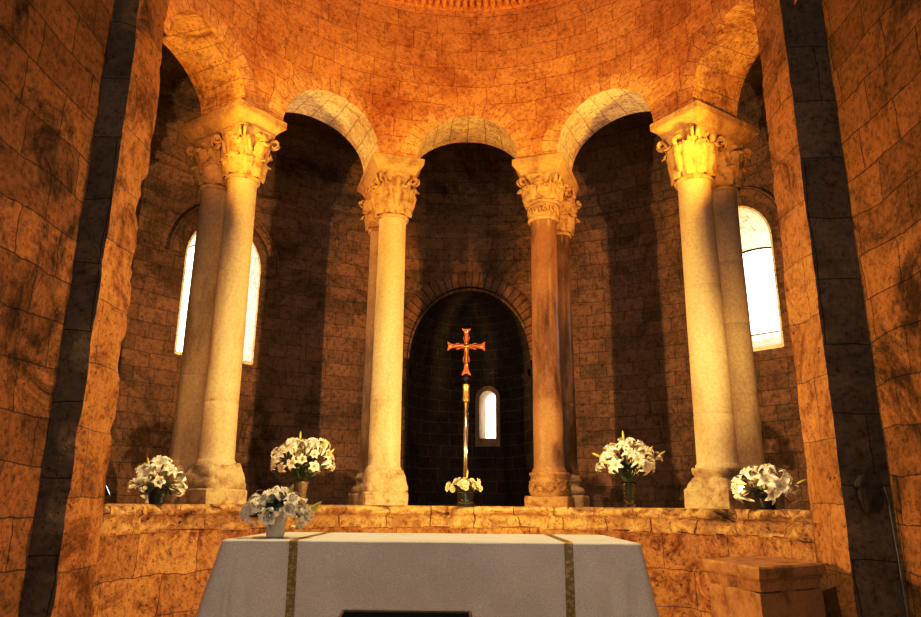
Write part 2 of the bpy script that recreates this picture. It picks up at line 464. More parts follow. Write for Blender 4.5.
def contour(w, z0, zs_, rise, n=20):
    pts = [(-w / 2, z0), (w / 2, z0)]
    pts += [(w / 2, zs_)] if zs_ > z0 else []
    for i in range(1, n):
        a = pi * i / n
        pts.append((w / 2 * cos(a), zs_ + rise * sin(a)))
    pts.append((-w / 2, zs_))
    return pts
def make_window(num, c, w, z0, zs_, rise, depth=.62, wo=1.0, dz0=.30, dtop=.0, rise_o=.45, R0=RAMB, matname='reveal'):
    inner = contour(w * .985, z0 + .006, zs_, rise * .985)
    outer = contour(wo, z0 + dz0, zs_ - dtop, rise_o)
    rings = [[polar(R0 + .004, c + u / R0, z) for u, z in contour(w * 1.05, z0 - .04, zs_, rise * 1.06)]]; uvs = [[(0, 0)] * len(inner)]
    for k in range(5):
        f = k / 4; ring = []; uvr = []; L = 0; prev = None
        for (a, b), (x, y) in zip(inner, outer):
            u = a + (x - a) * f; z = b + (y - b) * f
            p = polar(R0 + depth * f - (.01 if k == 0 else 0), c + u / (R0 + depth * f), z)
            if prev is not None: L += (p - prev).length
            prev = p
            ring.append(p); uvr.append((depth * f, L))
        rings.append(ring); uvs.append(uvr)
    m = MB(); m.loft(rings, 0, False, False, uvs)
    root = struct(m.build('window_%d' % num, M[matname]))
    # iron glazing frame and pane
    g = MB(); pr = rings[-1]
    g.add([p for p in pr], [list(range(len(pr)))], None, 0, False)
    g.build('pane', M['pane'], root)
    f = MB(); f.tube(list(pr) + [pr[0]], .018, 6)
    f.build('window_frame', M['black'], root)
    # portal so the daylight is sampled well
    L = bpy.data.lights.new('daylight_portal', 'AREA'); L.shape = 'RECTANGLE'; L.size = wo * 1.05; L.size_y = (zs_ + rise - z0) * 1.0
    L.cycles.is_portal = True
    lo = bpy.data.objects.new('daylight_portal', L); COL.objects.link(lo)
    lo.location = polar(R0 + depth + .04, c, (z0 + zs_ + rise) / 2)
    d = (polar(0, c, 0) - polar(1, c, 0)); lo.rotation_euler = d.to_track_quat('-Z', 'Z').to_euler()
    return root
for i, (c, w, z0, zs_, rise) in enumerate(WIN):
    make_window(i + 1, c, w, z0, zs_, rise, dtop=(.02, .10)[i], rise_o=(.5, .22)[i], dz0=(.12, .34)[i])

# hood moulds over the two big windows
for i, (c, w, z0, zs_, rise) in enumerate(WIN):
    m = MB(); rows = []
    for dr, rad in ((.16, RAMB + .01), (.16, RAMB - .06), (.30, RAMB - .06), (.34, RAMB + .01)):
        rows.append([polar(rad, c + (w / 2 + dr) * cos(a) / RAMB, zs_ + (rise + dr) * sin(a)) for a in [pi * k / 24 for k in range(25)]])
    m.grid(rows, [[(k * .1, q * .1) for k in range(25)] for q in range(4)], 0, False)
    struct(m.build('trim_%d' % (8 + i), M['amb']))

# niche: half cylinder and half dome with a small window
nx = NICHE[0] * RAMB; nw = NICHE[1] / 2 - .02; ny = CY + RAMB * cos(nw / RAMB) - .004
ND = .28
mb = MB()
def npt(a, z, s=1.0):
    return Vector((nx + nw * s * cos(a), ny + ND + nw * s * sin(a) * 1.0, z))
SW = (.40, .30, 2.70, 3.40, .15)   # small window x, width, sill, spring, rise
swa = atan2(sqrt(max(0, nw ** 2 - (SW[0] - nx) ** 2)), SW[0] - nx)
swh = SW[1] / 2 / nw * 1.02
as_ = set(round(pi * i / 36, 6) for i in range(37))
for i in range(13): as_.add(round(swa - swh * cos(pi * i / 12), 6))
as_ = sorted(as_)
def nseg(a, b, z0a, z1a, z0b, z1b, rows=3):
    P = []; UV = []
    for j in range(rows + 1):
        f = j / rows; za = z0a + (z1a - z0a) * f; zb = z0b + (z1b - z0b) * f
        P.append([npt(a, za), npt(b, zb)]); UV.append([(nw * a, za), (nw * b, zb)])
    mb.grid(P, UV, 0, True)
ZS = NICHE[3]
for a, b in zip(as_[:-1], as_[1:]):
    mid = (a + b) / 2
    if abs(mid - swa) < swh:
        ta = SW[3] + SW[4] * sqrt(max(0, 1 - ((a - swa) / swh) ** 2)); tb = SW[3] + SW[4] * sqrt(max(0, 1 - ((b - swa) / swh) ** 2))
        nseg(a, b, 1.4, SW[2], 1.4, SW[2]); nseg(a, b, ta, ZS, tb, ZS, 1)
    else: nseg(a, b, 1.4, ZS, 1.4, ZS)
# straight jambs and dome
for sx in (-1, 1):
    P = [[Vector((nx + sx * nw, ny - .02 + (ND + .02) * f, z)) for f in (0, 1)] for z in (1.4, 2.5, ZS)]
    mb.grid(P, [[(ND * f * sx - .01, z) for f in (0, 1)] for z in (1.4, 2.5, ZS)], 0, True)
k_ = 18
P = []; UV = []
for j in range(k_ + 1):
    e = pi / 2 * j / k_
    P.append([Vector((nx + nw * cos(e) * cos(a), ny + ND + nw * cos(e) * sin(a), ZS + NICHE[4] * sin(e))) for a in [pi * i / 36 for i in range(37)]])
    UV.append([(nw * pi * i / 36, ZS + j * .13) for i in range(37)])
mb.grid(P, UV, 0, True)
arch_a = [pi * i / 36 for i in range(37)]
mb.grid([[Vector((nx + nw * cos(a), ny + y, ZS + NICHE[4] * sin(a))) for a in arch_a] for y in (-.02, ND)], [[(i * .12, y) for i in range(37)] for y in (0, ND)], 0, True)
def wy(x, e=.03): return CY + sqrt(RAMB ** 2 - x ** 2) + e
fl = [(1.0, 1.4), (1.0, ZS)]
rim_in = [(-1.0, 1.4)] + [(cos(a), ZS + NICHE[4] * sin(a)) for a in arch_a[::-1]] + [(1.0, 1.4)]
rim_out = [(-1.09, 1.4)] + [(1.09 * cos(a), ZS + NICHE[4] * 1.08 * sin(a)) for a in arch_a[::-1]] + [(1.09, 1.4)]
mb.grid([[Vector((nx + nw * a, wy(nx + nw * a, e_), z)) for a, z in rr_] for rr_, e_ in ((rim_in, .0), (rim_out, .006))], None, 0, False)
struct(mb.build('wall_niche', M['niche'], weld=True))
# moulding inside the niche
mb = MB()
pr = [(1.0, ZS - .25), (.965, ZS - .20), (.95, ZS - .17), (.95, ZS - .11), (1.0, ZS - .09)]
mb.grid([[npt(pi * i / 36, z, s) for i in range(37)] for s, z in pr], [[(i * .1, z) for i in range(37)] for s, z in pr], 0, False)
struct(mb.build('trim_10', M['niche']))
# voussoirs round the niche
mb = MB(); rows = []; uvr = []
for dr, rad in ((-.03, RAMB + .05), (-.012, RAMB - .014), (.16, RAMB - .014), (.30, RAMB - .014), (.30, RAMB + .01)):
    rows.append([polar(rad, NICHE[0] + (nw + dr) * cos(a) / RAMB, ZS + (NICHE[4] + dr) * sin(a)) for a in arch_a])
    uvr.append([(i * .12, .1 + dr) for i in range(37)])
mb.grid(rows, uvr, 0, True)
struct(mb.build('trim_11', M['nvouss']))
# small window
def small_window():
    x, w, z0, zs_, rise = SW
    cen = npt(swa, 0)
    ax = Vector((-sin(swa), cos(swa), 0)) * -1; outd = Vector((cos(swa), sin(swa), 0))
    def ring(wid, a, b, c, d, dep):
        return [Vector((cen.x, cen.y, 0)) + ax * u + outd * dep + Vector((0, 0, z)) for u, z in contour(wid, a, b, c, 12)]
    rg = [ring(w + .16, z0 - .14, zs_, rise + .09, 0, -.02), ring(w + .16, z0 - .14, zs_, rise + .09, 0, -.045), ring(w + .01, z0, zs_, rise, 0, -.045), ring(w - .02, z0 + .01, zs_, rise - .01, 0, .3)]
    m = MB(); m.loft(rg, 0, False, False)
    root = struct(m.build('window_3', plainstone('small_window_stone', (.42, .29, .17), sc=7, bstr=.6)))
    g = MB(); g.add(rg[-1], [list(range(len(rg[-1])))], None, 0, False); g.build('pane', M['pane'], root)
    L = bpy.data.lights.new('daylight_portal', 'AREA'); L.shape = 'RECTANGLE'; L.size = .4; L.size_y = 1.1; L.cycles.is_portal = True
    lo = bpy.data.objects.new('daylight_portal', L); COL.objects.link(lo)
    lo.location = Vector((cen.x, cen.y, (z0 + zs_ + rise) / 2)) + outd * .36; lo.rotation_euler = (-outd).to_track_quat('-Z', 'Z').to_euler()
small_window()

# podium (sill) wall and its broken ledge
RP = 3.19
TP = [-R(90.3) + 2 * R(90.3) * i / 120 for i in range(121)]
mb = MB()
zr = [FLOOR - .1 + (1.30 - FLOOR + .1) * j / 12 for j in range(13)]
mb.grid([[rough_wall(polar(RP, t, z), .014) for t in TP] for z in zr], [[(RP * t + 20, z - .14) for t in TP] for z in zr], 0, True, flip=True)
struct(mb.build('wall_podium', M['podium']))
mb = MB()
TL = [-R(89.3) + (R(89.3) + R(82.9)) * i / 400 for i in range(401)]
lp = [(RP + .03, 1.27), (RP - .005, 1.275), (RP - .03, 1.29), (RP - .035, 1.33), (RP - .035, 1.38), (RP - .035, 1.425), (RP - .075, 1.445), (RP - .095, 1.46), (RP - .098, 1.48), (RP - .098, 1.51), (RP - .085, 1.535), (RP - .05, LEDGE), (RP + .02, LEDGE), (RP + .12, LEDGE), (ROUT + .1, LEDGE)]
def ledge_pt(r, t, z):
    p = polar(r, t, z)
    if r < RP + .1 and z > 1.28:
        q = Vector((t * 3.2, z * 1.5, 0))
        chip = max(0, noise.noise(q * 2.2 + Vector((3, 1, 5))) - .05) * .34
        chip += max(0, noise.noise(q * 6.5 + Vector((9, 2, 5))) - .0) * .10
        chip *= 1 + 1.3 * min(1, max(0, (abs(t) - .55) / .3))
        # joints between the coping stones
        f = (t * 3.2 / .82 + .37) % 1.0
        if f < .02: chip += .03
        fall = min(1, max(0, (RP + .1 - r) / .15))
        rr = r + chip * fall * (1.0 if z > 1.4 else .5)
        p = polar(rr, t, z - chip * .45 * fall * (1 if z > 1.5 else 0))
        p += noise.noise_vector(p * 9) * .008
    return p
def tfit(f, r):
    lim = R(90.3) if r > 3.15 else (math.acos((6.45 - CY) / r) if f < 0 else math.acos((6.80 - CY) / r)) + .003
    return f * lim
def lend(f, r, z):
    if abs(f) == 1 and r <= 3.15:      # the last stone runs into the pier
        y = (6.45 if f < 0 else 6.80) - CY + .02
        return polar(3.24, f * math.acos(y / 3.24), z)
    return ledge_pt(r, tfit(f, r), z)
mb.grid([[lend(f, r, z) for f in [-1 + i / 200 for i in range(401)]] for r, z in lp], [[(RP * t + .3, i * .08 + .3) for t in TL] for i, (r, z) in enumerate(lp)], 0, True, flip=True)
struct(mb.build('trim_12', M['ledge']))
# floors
mb = MB()
mb.grid([[polar(r, t, 1.52) for t in T2] for r in (ROUT - .05, RAMB + .02)], [[(RAMB * t, r) for t in T2] for r in (0, 1)], 0, False)
mb.grid([[(nx - nw, ny - .05, 1.52), (nx + nw, ny - .05, 1.52)], [(nx - nw, ny + 1.6, 1.52), (nx + nw, ny + 1.6, 1.52)]], [[(0, 0), (2, 0)], [(0, 2), (2, 2)]], 0, False)
struct(mb.build('floor_ambulatory', M['floor']))
mb = MB()
mb.grid([[(-4, -6, FLOOR), (4, -6, FLOOR)], [(-4, 10, FLOOR), (4, 10, FLOOR)]], [[(0, 0), (8, 0)], [(0, 16), (8, 16)]], 0, False)
struct(mb.build('floor', M['floor']))

# nave walls and the piers of the apse opening
def arris_rough(p, ax, ay, amp, seed, lo=0):
    d = sqrt((p.x - ax) ** 2 + (p.y - ay) ** 2)
    w = max(0, 1 - d / .16)
    n1 = noise.noise(Vector((p.z * 1.3, seed, 0))) * .6 + noise.noise(Vector((p.z * 3.9, seed, 4))) * .45 + noise.noise(Vector((p.z * 11, seed, 9))) * .25
    return w, n1 * amp
def side(sx, A, B, Z1, Z2, name_wall, name_pier, amp):
    zz = [FLOOR - .1 + (11.0 - FLOOR) * j / 160 for j in range(161)]
    m = MB()
    ys = [-5, -2, 1, 3, 4.2, 4.8, 5.2, 5.5, 5.7, Z1 - .08, Z1]
    ys = sorted(set(y for y in ys if y <= Z1))
    m.grid([[rough_wall(Vector((sx * A, y, z)), .012) for y in ys] for z in zz[::4]], [[(y + 10, z) for y in ys] for z in zz[::4]], 0, True, flip=sx > 0)
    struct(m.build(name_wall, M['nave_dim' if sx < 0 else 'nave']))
    m = MB()
    def fr(x, y, z):
        p = Vector((sx * x, y, z))
        w, nn = arris_rough(p, sx * B, Z1, amp, 2.3 + sx)
        w2, n2 = arris_rough(p, sx * B, Z2, amp * .55, 5.3 + sx)
        # weather the two arrises: chipped back into the stone
        c1 = w * max(0, nn + amp * .15); c2 = w2 * max(0, n2 + amp * .05)
        p.x += sx * (c1 * .9 + c2); p.y += c1 * 1.2 - c2 * 1.0
        return rough_wall(p, .008)
    xs = [A + (B - A) * i / 10 for i in range(11)]
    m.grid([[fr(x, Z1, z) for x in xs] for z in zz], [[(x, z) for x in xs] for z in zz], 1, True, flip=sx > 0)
    y2 = [Z1 + (Z2 - Z1) * i / 18 for i in range(19)]
    m.grid([[fr(B, y, z) for y in y2] for z in zz], [[(y + 3, z) for y in y2] for z in zz], 0, True, flip=sx > 0)
    x3 = [B + (5.7 - B) * (i / 14) ** 1.6 for i in range(15)]
    m.grid([[fr(x, Z2, z) for x in x3] for z in zz[::2]], [[(x + 7, z) for x in x3] for z in zz[::2]], 2, True, flip=sx > 0)
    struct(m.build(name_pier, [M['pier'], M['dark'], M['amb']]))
side(-1, 3.38, 3.13, 5.86, 6.45, 'wall_left', 'wall_left_pier', .15)
side(1, 3.54, 3.13, 6.2, 6.80, 'wall_right', 'wall_right_pier', .05)

# ------------------------------------------------------------------ columns
def superring(hx, hy, e, z, n=48, cx=0, cy=0):
    out = []
    for j in range(n):
        a = 2 * pi * j / n; c = cos(a); s_ = sin(a)
        k = (abs(c) ** e + abs(s_) ** e) ** (-1 / e)
        out.append(Vector((cx + hx * k * c, cy + hy * k * s_, z)))
    return out

def base_part(root, style, r, hy, seed, hx):
    pl = MB()
    ph = {'rough': .17, 'carved': .13, 'step': .22, 'attic': .15}[style]
    rings = [superring(hx, hy, 14, z, 64) for z in (0, .03, ph * .5, ph - .02, ph)]
    rings[-1] = superring(hx - .015, hy - .015, 12, ph, 64)
    pl.loft(rings, 0, False)
    pl.warp(lambda p: rough(p, .008, 7, seed) if p.z > .01 else p)
    m = MB(); top = .44
    if style == 'rough':
        rr = []
        for i in range(15):
            f = i / 14; z = ph + (top - ph) * f
            k = hx - .025 - (hx - .03 - r - .02) * max(0, f - .45) / .55 * .8 if f > .45 else hx - .025 + .01 * sin(f * 9)
            e = 9 - 6.0 * f
            rr.append(superring(k, min(k, hy - .01), e, z, 64))
        m.loft(rr, 0, True)
        m.warp(lambda p: rough(p, .030, 6.5, seed + 3) if p.z > ph + .01 else p)
    elif style == 'carved':
        prof = [(r + .04, ph), (r + .058, ph + .05), (r + .06, ph + .12), (r + .048, ph + .20), (r + .035, ph + .24), (r + .045, ph + .26), (r + .06, ph + .275), (r + .06, ph + .30), (r + .01, top)]
        m.lathe(prof, 40)
        for q in range(6):      # interlaced vine scrolls
            a0 = 2 * pi * q / 6
            for sg in (-1, 1):
                pts = []
                for i in range(22):
                    f = i / 21; rad = .085 * (1 - .75 * f); th = f * 2 * pi * 1.3
                    aa = a0 + sg * (.27 - rad * cos(th) / (r + .05)); z = ph + .115 + rad * sin(th)
                    rl = r + .060 - abs(z - ph - .1) * .12
                    pts.append((rl * cos(aa), rl * sin(aa), z))
                m.tube(pts, .014, 6)
        m.warp(lambda p: rough(p, .006, 14, seed))
    elif style == 'step':
        rr = [superring(hx - .02, hy - .02, 12, ph, 64), superring(hx - .03, hy - .03, 10, ph + .05, 64), superring(hx - .08, min(hx - .08, hy - .02), 7, ph + .10, 64), superring(hx - .10, hx - .10, 5, ph + .13, 64),
              superring(hx - .07, min(hx - .07, hy - .02), 4, ph + .16, 64), superring(r + .05, r + .05, 2.4, ph + .20, 64), superring(r + .055, r + .055, 2, ph + .225, 64), superring(r + .01, r + .01, 2, top, 64)]
        m.loft(rr, 0, True)
        m.warp(lambda p: rough(p, .014, 8, seed + 5) if p.z > ph + .01 else p)
    else:
        prof = [(r + .07, ph)] + [(r + .05 + .04 * cos(a), ph + .05 + .05 * sin(a)) for a in [-pi / 2 + pi * i / 8 for i in range(9)]] + [(r + .035, ph + .12), (r + .03, ph + .16)] + [(r + .025 + .025 * cos(a), ph + .2 + .03 * sin(a)) for a in [-pi / 2 + pi * i / 8 for i in range(9)]] + [(r + .01, top)]
        m.lathe(prof, 40)
        m.warp(lambda p: rough(p, .01, 9, seed + 5) if p.z > ph + .01 else p)
    b = m.build('base', M['base' if style != 'carved' else 'base_brown'], root)
    pl.build('plinth', M['base' if style != 'carved' else 'base_brown'], b)
    return b

def leaf(m, a0, z0, h, rb, wid, curl, lob=5):
    """acanthus leaf lying on the bell; rb(z) gives the bell radius"""
    nv, nu = 14, 9
    P = []
    for i in range(nv + 1):
        f = i / nv
        if f < .78: z = z0 + h * f / .78; out = .014 + .030 * f
        else:
            g = (f - .78) / .22; z = z0 + h + curl * .35 * sin(g * pi) - g * curl * .9; out = .040 + 1.25 * curl * sin(g * pi / 2)
        w = wid * (.62 + .5 * sin(pi * min(1, f * 1.05) ** .8)) * (1 if f < .8 else 1 - (f - .8) * 3.4)
        w *= 1 + .16 * abs(sin(f * pi * lob))
        rz = rb(min(z, z0 + h))
        row = []
        for j in range(nu):
            u = -1 + 2 * j / (nu - 1)
            d = out + .012 + .030 * (1 - abs(u)) - .012 * u * u + .012 * cos(u * pi * 3)
            aa = a0 + u * w / (rz + .03)
            row.append(((rz + d) * cos(aa), (rz + d) * sin(aa), z))
        P.append(row)
    m.grid(P, None, 0, True)

def capital_part(root, style, r, z0, z1, hw, hd, seed, front=True):
    rnd = random.Random(seed)
    h = z1 - z0; m = MB()
    def rb(z):
        f = max(0, min(1, (z - z0) / h))
        return r + .010 + (.045 * f + (hw - r - .125) * f ** 4)
    # bell, squared at the top
    rr = []
    for i in range(17):
        f = i / 16; z = z0 + .05 + (h - .05) * f
        e = 2 + 5 * f ** 4
        k = rb(z)
        rr.append(superring(k, min(k, hd), e, z, 48))
    m.loft(rr, 0, True)
    # astragal
    m.lathe([(r + .005, z0 - .005)] + [(r + .02 + .022 * cos(a), z0 + .025 + .028 * sin(a)) for a in [-pi / 2 + pi * i / 8 for i in range(9)]] + [(r + .01, z0 + .06)], 40, cap=False)
    if style == 'acanthus':
        for q in range(8): leaf(m, 2 * pi * q / 8 + .39, z0 + .05, h * .36, rb, .10, .055)
        for q in range(8): leaf(m, 2 * pi * q / 8, z0 + .10, h * .60, rb, .085, .06)
        vol = True
    elif style == 'figure':
        # tall smooth water leaves with a carved figure on the faces
        for q in range(8): leaf(m, 2 * pi * q / 8 + .39, z0 + .05, h * .62, rb, .11, .045, 2)
        for q in range(4):
            a = pi / 2 * q + pi / 2; k = rb(z0 + h * .55)
            c = lambda rr_, zz: (rr_ * cos(a), rr_ * sin(a), zz)
            m.tube([c(k + .0, z0 + .12), c(k + .035, z0 + .25), c(k + .06, z0 + .40), c(k + .05, z0 + .48)], [.03, .055, .06, .03], 10)
            m.tube([c(k + .07, z0 + .47), c(k + .085, z0 + .52), c(k + .07, z0 + .575)], [.03, .045, .025], 10)
            for sg in (-1, 1):
                pts = []
                for i in range(6):
                    f = i / 5; aa = a + sg * (.12 + .34 * f); pts.append(((k + .05) * cos(aa), (k + .05) * sin(aa), z0 + .42 + .08 * sin(f * 2.6) - .1 * f))
                m.tube(pts, [.028, .032, .03, .03, .028, .02], 8)
        vol = True
    elif style == 'banded':
        # lower band of scrolls under a ring, leaves above
        for q in range(10):
            a0 = 2 * pi * q / 10; pts = []
            for i in range(20):
                f = i / 19; rad = .075 * (1 - .8 * f); th = f * 2 * pi * 1.4 + (0 if q % 2 else pi)
                aa = a0 + rad * cos(th) / (r + .05); z = z0 + .15 + rad * sin(th)
                pts.append(((rb(z) + .01) * cos(aa), (rb(z) + .01) * sin(aa), z))
            m.tube(pts, .016, 6)
        zb = z0 + .265
        m.lathe([(rb(zb) - .01, zb - .03)] + [(rb(zb) + .02 + .028 * cos(a), zb + .028 * sin(a)) for a in [-pi / 2 + pi * i / 8 for i in range(9)]] + [(rb(zb) - .01, zb + .03)], 40, cap=False)
        for q in range(8): leaf(m, 2 * pi * q / 8 + .39, zb + .02, h * .30, rb, .09, .05)
        for q in range(8): leaf(m, 2 * pi * q / 8, zb + .03, h * .40, rb, .075, .05)
        vol = True
    else:   # worn beast capital
        for q in range(8): leaf(m, 2 * pi * q / 8 + .2, z0 + .04, h * .34, rb, .12, .03, 3)
        for q in range(5): leaf(m, 2 * pi * q / 5 + 1.1, z0 + .12, h * .55, rb, .08, .06, 4)
        for q in range(9):
            a = 2 * pi * q / 9 + rnd.uniform(-.2, .2); zz = z0 + h * rnd.uniform(.3, .85); k = rb(zz)
            m.tube([((k - .02) * cos(a), (k - .02) * sin(a), zz - .10), ((k + .05) * cos(a), (k + .05) * sin(a), zz), ((k + .01) * cos(a), (k + .01) * sin(a), zz + .09)], [.04, rnd.uniform(.045, .07), .03], 9)
        vol = True
    if vol:
        for q in range(4):
            a = pi / 4 + pi / 2 * q
            for sg in (-1, 1):
                pts = []; rads = []
                for i in range(26):
                    f = i / 25
                    if f < .45:
                        g = f / .45; rad = rb(z0 + h * (.55 + .35 * g)) + .03 + .07 * g * g; z = z0 + h * (.52 + .40 * g); aa = a + sg * (.42 - .34 * g)
                    else:
                        g = (f - .45) / .55; th = pi / 2 - g * 2 * pi * 1.25; q_ = .062 * (1 - .65 * g)
                        rad = rb(z0 + h * .9) + .10 + q_ * cos(th); z = z0 + h * .92 - .062 + q_ * sin(th); aa = a + sg * .08
                    lim = .345 * 1.3
                    rad = min(rad, lim)
                    pts.append((rad * cos(aa), rad * sin(aa), z)); rads.append(.026 - .010 * f)
                m.tube(pts, rads, 7)
        for q in range(4):
            a = pi / 2 * q; k = rb(z0 + h * .86)
            m.lathe([(.001, -.03), (.04, -.025), (.055, 0), (.04, .025), (.001, .03)], 10, (min(k + .0, hw if q % 2 == 0 else hd) * cos(a), min(k, hd if q % 2 else hw) * sin(a), z0 + h * .88), cap=False)
    amp = .016 if style == 'worn' else .006
    def wf(p):
        q = rough(p, amp, 11, seed)
        q.z = max(z0 - .01, min(z1 - .003, q.z)); q.x = max(-hw - .05, min(hw + .05, q.x)); q.y = max(-.37 if front else -hd, min(hd if front else .37, q.y))
        return q
    m.warp(wf)
    return m.build('capital', M['carve'], root)

def column(t, r, rad, label, base, cap, shaft_mat, joints, seed, hy, hx=.29, ztop=5.50, z_imp=6.18, hd=.275):
    p = polar(r, t, LEDGE)
    root = thing('stone_column', label, 'column', p, -t, 'paired columns of the arcade', 'thing')
    base_part(root, base, rad, hy, seed, hx)
    m = MB(); zt = ztop - LEDGE; z0 = .44
    prof = [(rad + .02, z0 - .01), (rad + .02, z0 + .03), (rad + .005, z0 + .05)]
    nn = 24; taper = .90
    zs_ = [z0 + .06 + (zt - z0 - .10) * i / nn for i in range(nn + 1)]
    def rr(z):
        f = (z - z0) / (zt - z0); return rad * (1 - (1 - taper) * f)
    for j in joints:
        zs_ += [j - .012, j, j + .012]
    for z in sorted(zs_):
        gz = any(abs(z - j) < .005 for j in joints)
        prof.append((rr(z) - (.008 if gz else 0), z))
    prof += [(rad * taper + .012, zt - .02), (rad * taper + .012, zt)]
    m.lathe(prof, 48)
    m.warp(lambda q: q + Vector((noise.noise(Vector((q.z * 1.1, seed, 0))), noise.noise(Vector((q.z * 1.1, seed, 8))), 0)) * .004)
    m.build('shaft', M[shaft_mat], root)
    capital_part(root, cap, rad * taper, zt, z_imp - LEDGE, .335, hd, seed, r < 3.8)
    return root

RF, RB_ = 3.50, 4.06
A1, A2, A1R, A2R = R(18), R(55.0), R(18.4), R(55.2)
HB = .265
column(-A2, RF, .20, 'cream stone column in front at the outer left pair, under a worn capital', 'rough', 'worn', 'shaft_cream', [1.15, 2.75], 1, HB)
column(-A2, RB_, .195, 'stained stone column standing behind at the outer left pair, beside the left window', 'rough', 'acanthus', 'shaft_stain', [1.5, 2.9], 2, HB)
column(-A1, RF, .215, 'pale cream column in front at the inner left pair, left of the cross', 'rough', 'figure', 'shaft_cream', [1.35], 3, HB, ztop=5.52)
column(-A1 - R(.6), RB_, .19, 'slim column mostly hidden behind the pale cream inner left column', 'attic', 'acanthus', 'shaft_stain', [1.6], 4, HB, ztop=5.52)
column(A1R, RF, .205, 'brown marble column with scroll-carved base at the inner right pair', 'carved', 'banded', 'shaft_red', [], 5, HB, ztop=5.50)
column(A1R + R(1.5), RB_, .175, 'slim brown column standing behind the brown marble column with the carved base', 'attic', 'acanthus', 'shaft_red', [1.4], 6, HB, ztop=5.46)
column(A2R, RF, .225, 'thick cream column in front at the outer right pair, in stacked drums', 'step', 'figure', 'shaft_cream', [1.05, 1.75, 2.6], 7, HB, hx=.31)
column(A2R, RB_, .20, 'cream column standing behind at the outer right pair, beside the right window', 'step', 'acanthus', 'shaft_cream', [1.3, 2.2, 3.0], 8, HB)

def impost(t, label, seed):
    p = polar(3.79, t, 6.18)
    h = 6.43 - 6.18
    m = MB()
    def ring(hx0, hx1, y0, y1, z, n=14):
        c = [(-hx0, y0), (hx0, y0), (hx1, y1), (-hx1, y1)]; out = []
        for i in range(4):
            a = Vector(c[i]); b = Vector(c[(i + 1) % 4])
            for k in range(n): out.append(Vector((*(a + (b - a) * k / n), z)))
        return out
    rings = [ring(.275, .30, -.50, .52, 0), ring(.278, .30, -.505, .525, .025), ring(.295, .32, -.52, .54, .06), ring(.325, .35, -.55, .57, .10), ring(.355, .375, -.585, .60, .132), ring(.357, .377, -.587, .602, .140), ring(.372, .392, -.602, .622, .142), ring(.375, .395, -.605, .625, .155), ring(.375, .395, -.605, .625, h - .01), ring(.368, .388, -.60, .62, h)]
    m.loft(rings, 0, False)
    def wf(q):
        e = noise.noise(q * 5 + Vector((seed, 0, 0)))
        k = 1 - max(0, e - .25) * .16 * (1 if q.z > .1 else 0)
        q2 = Vector((q.x * k, q.y * (1 - (1 - k) * .6), q.z))
        return q2 + noise.noise_vector(q * 8) * .006 * (1 if .01 < q.z < h - .005 else 0)
    m.warp(wf)
    o = m.build('impost_block', M['impost'])
    o.location = p; o.rotation_euler = (0, 0, -t)
    tag(o, label, 'impost', 'impost blocks above the column pairs', 'thing')
impost(-A2, 'brightly lit stone impost slab on top of the outer left column pair', 11)
impost(-A1, 'flared stone impost slab on top of the pale inner left column pair', 12)
impost(A1R, 'flared stone impost slab on top of the brown marble column pair', 13)
impost(A2R, 'brightly lit stone impost slab on top of the outer right column pair', 14)

# ------------------------------------------------------------------ altar and cloth
AX0, AX1, AY0, AY1, AZ = -1.36, .975, 4.22, 5.30, 1.374
alt = thing('altar_table', 'stone altar table hidden beneath the white cloth', 'altar', ((AX0 + AX1) / 2, (AY0 + AY1) / 2, FLOOR))
m = MB(); w2, d2, hh = (AX1 - AX0) / 2 - .02, (AY1 - AY0) / 2 - .02, AZ - FLOOR - .012
m.box((-w2, -d2, hh - .14), (w2, d2, hh)); m.build('altar_slab', M['ped'], alt, bevel=.01)
for sx in (-1, 1):
    m = MB(); m.box((sx * w2 * .62 - .2, -d2 * .7, 0), (sx * w2 * .62 + .2, d2 * .7, hh - .14)); m.build('support', M['ped'], alt, bevel=.01)

CXc, CYc = (AX0 + AX1) / 2, (AY0 + AY1) / 2
HX, HY = (AX1 - AX0) / 2, (AY1 - AY0) / 2
ZB = FLOOR + .12
def drape(x, y, nxv, nyv, d, s):
    """point of the hanging cloth: from rim point (x,y) with outward (nx,ny), d metres down"""
    side_f = abs(nxv); front = abs(nyv)
    out = .012 + d * (.205 * side_f ** 1.2 + .035 * front)
    cr = min(1, d / .25)
    fold = .022 * sin(s * 9.3 + .6) + .014 * sin(s * 21 + 2) + .020 * noise.noise(Vector((s * 3.1, 3, 0)))
    if front > .6:
        fold -= .022 * math.exp(-((x + .20 - CXc * 0) / .012) ** 2)
        fold += .050 * math.exp(-((x - AX1 + .065) / .018) ** 2) - .04 * math.exp(-((x - AX1 + .16) / .06) ** 2)
        fold += .050 * math.exp(-((x - AX0 - .065) / .018) ** 2) - .03 * math.exp(-((x - AX0 - .15) / .05) ** 2)
        for xb in (-.955, .575):      # small slanting creases beside the ribbons
            fold += .010 * sin((x - xb) * 20 + d * 46) * math.exp(-((x - xb - .11) / .07) ** 2)
    out += fold * cr * (.4 + d * .9)
    return Vector((x + nxv * out, y + nyv * out, AZ - d))
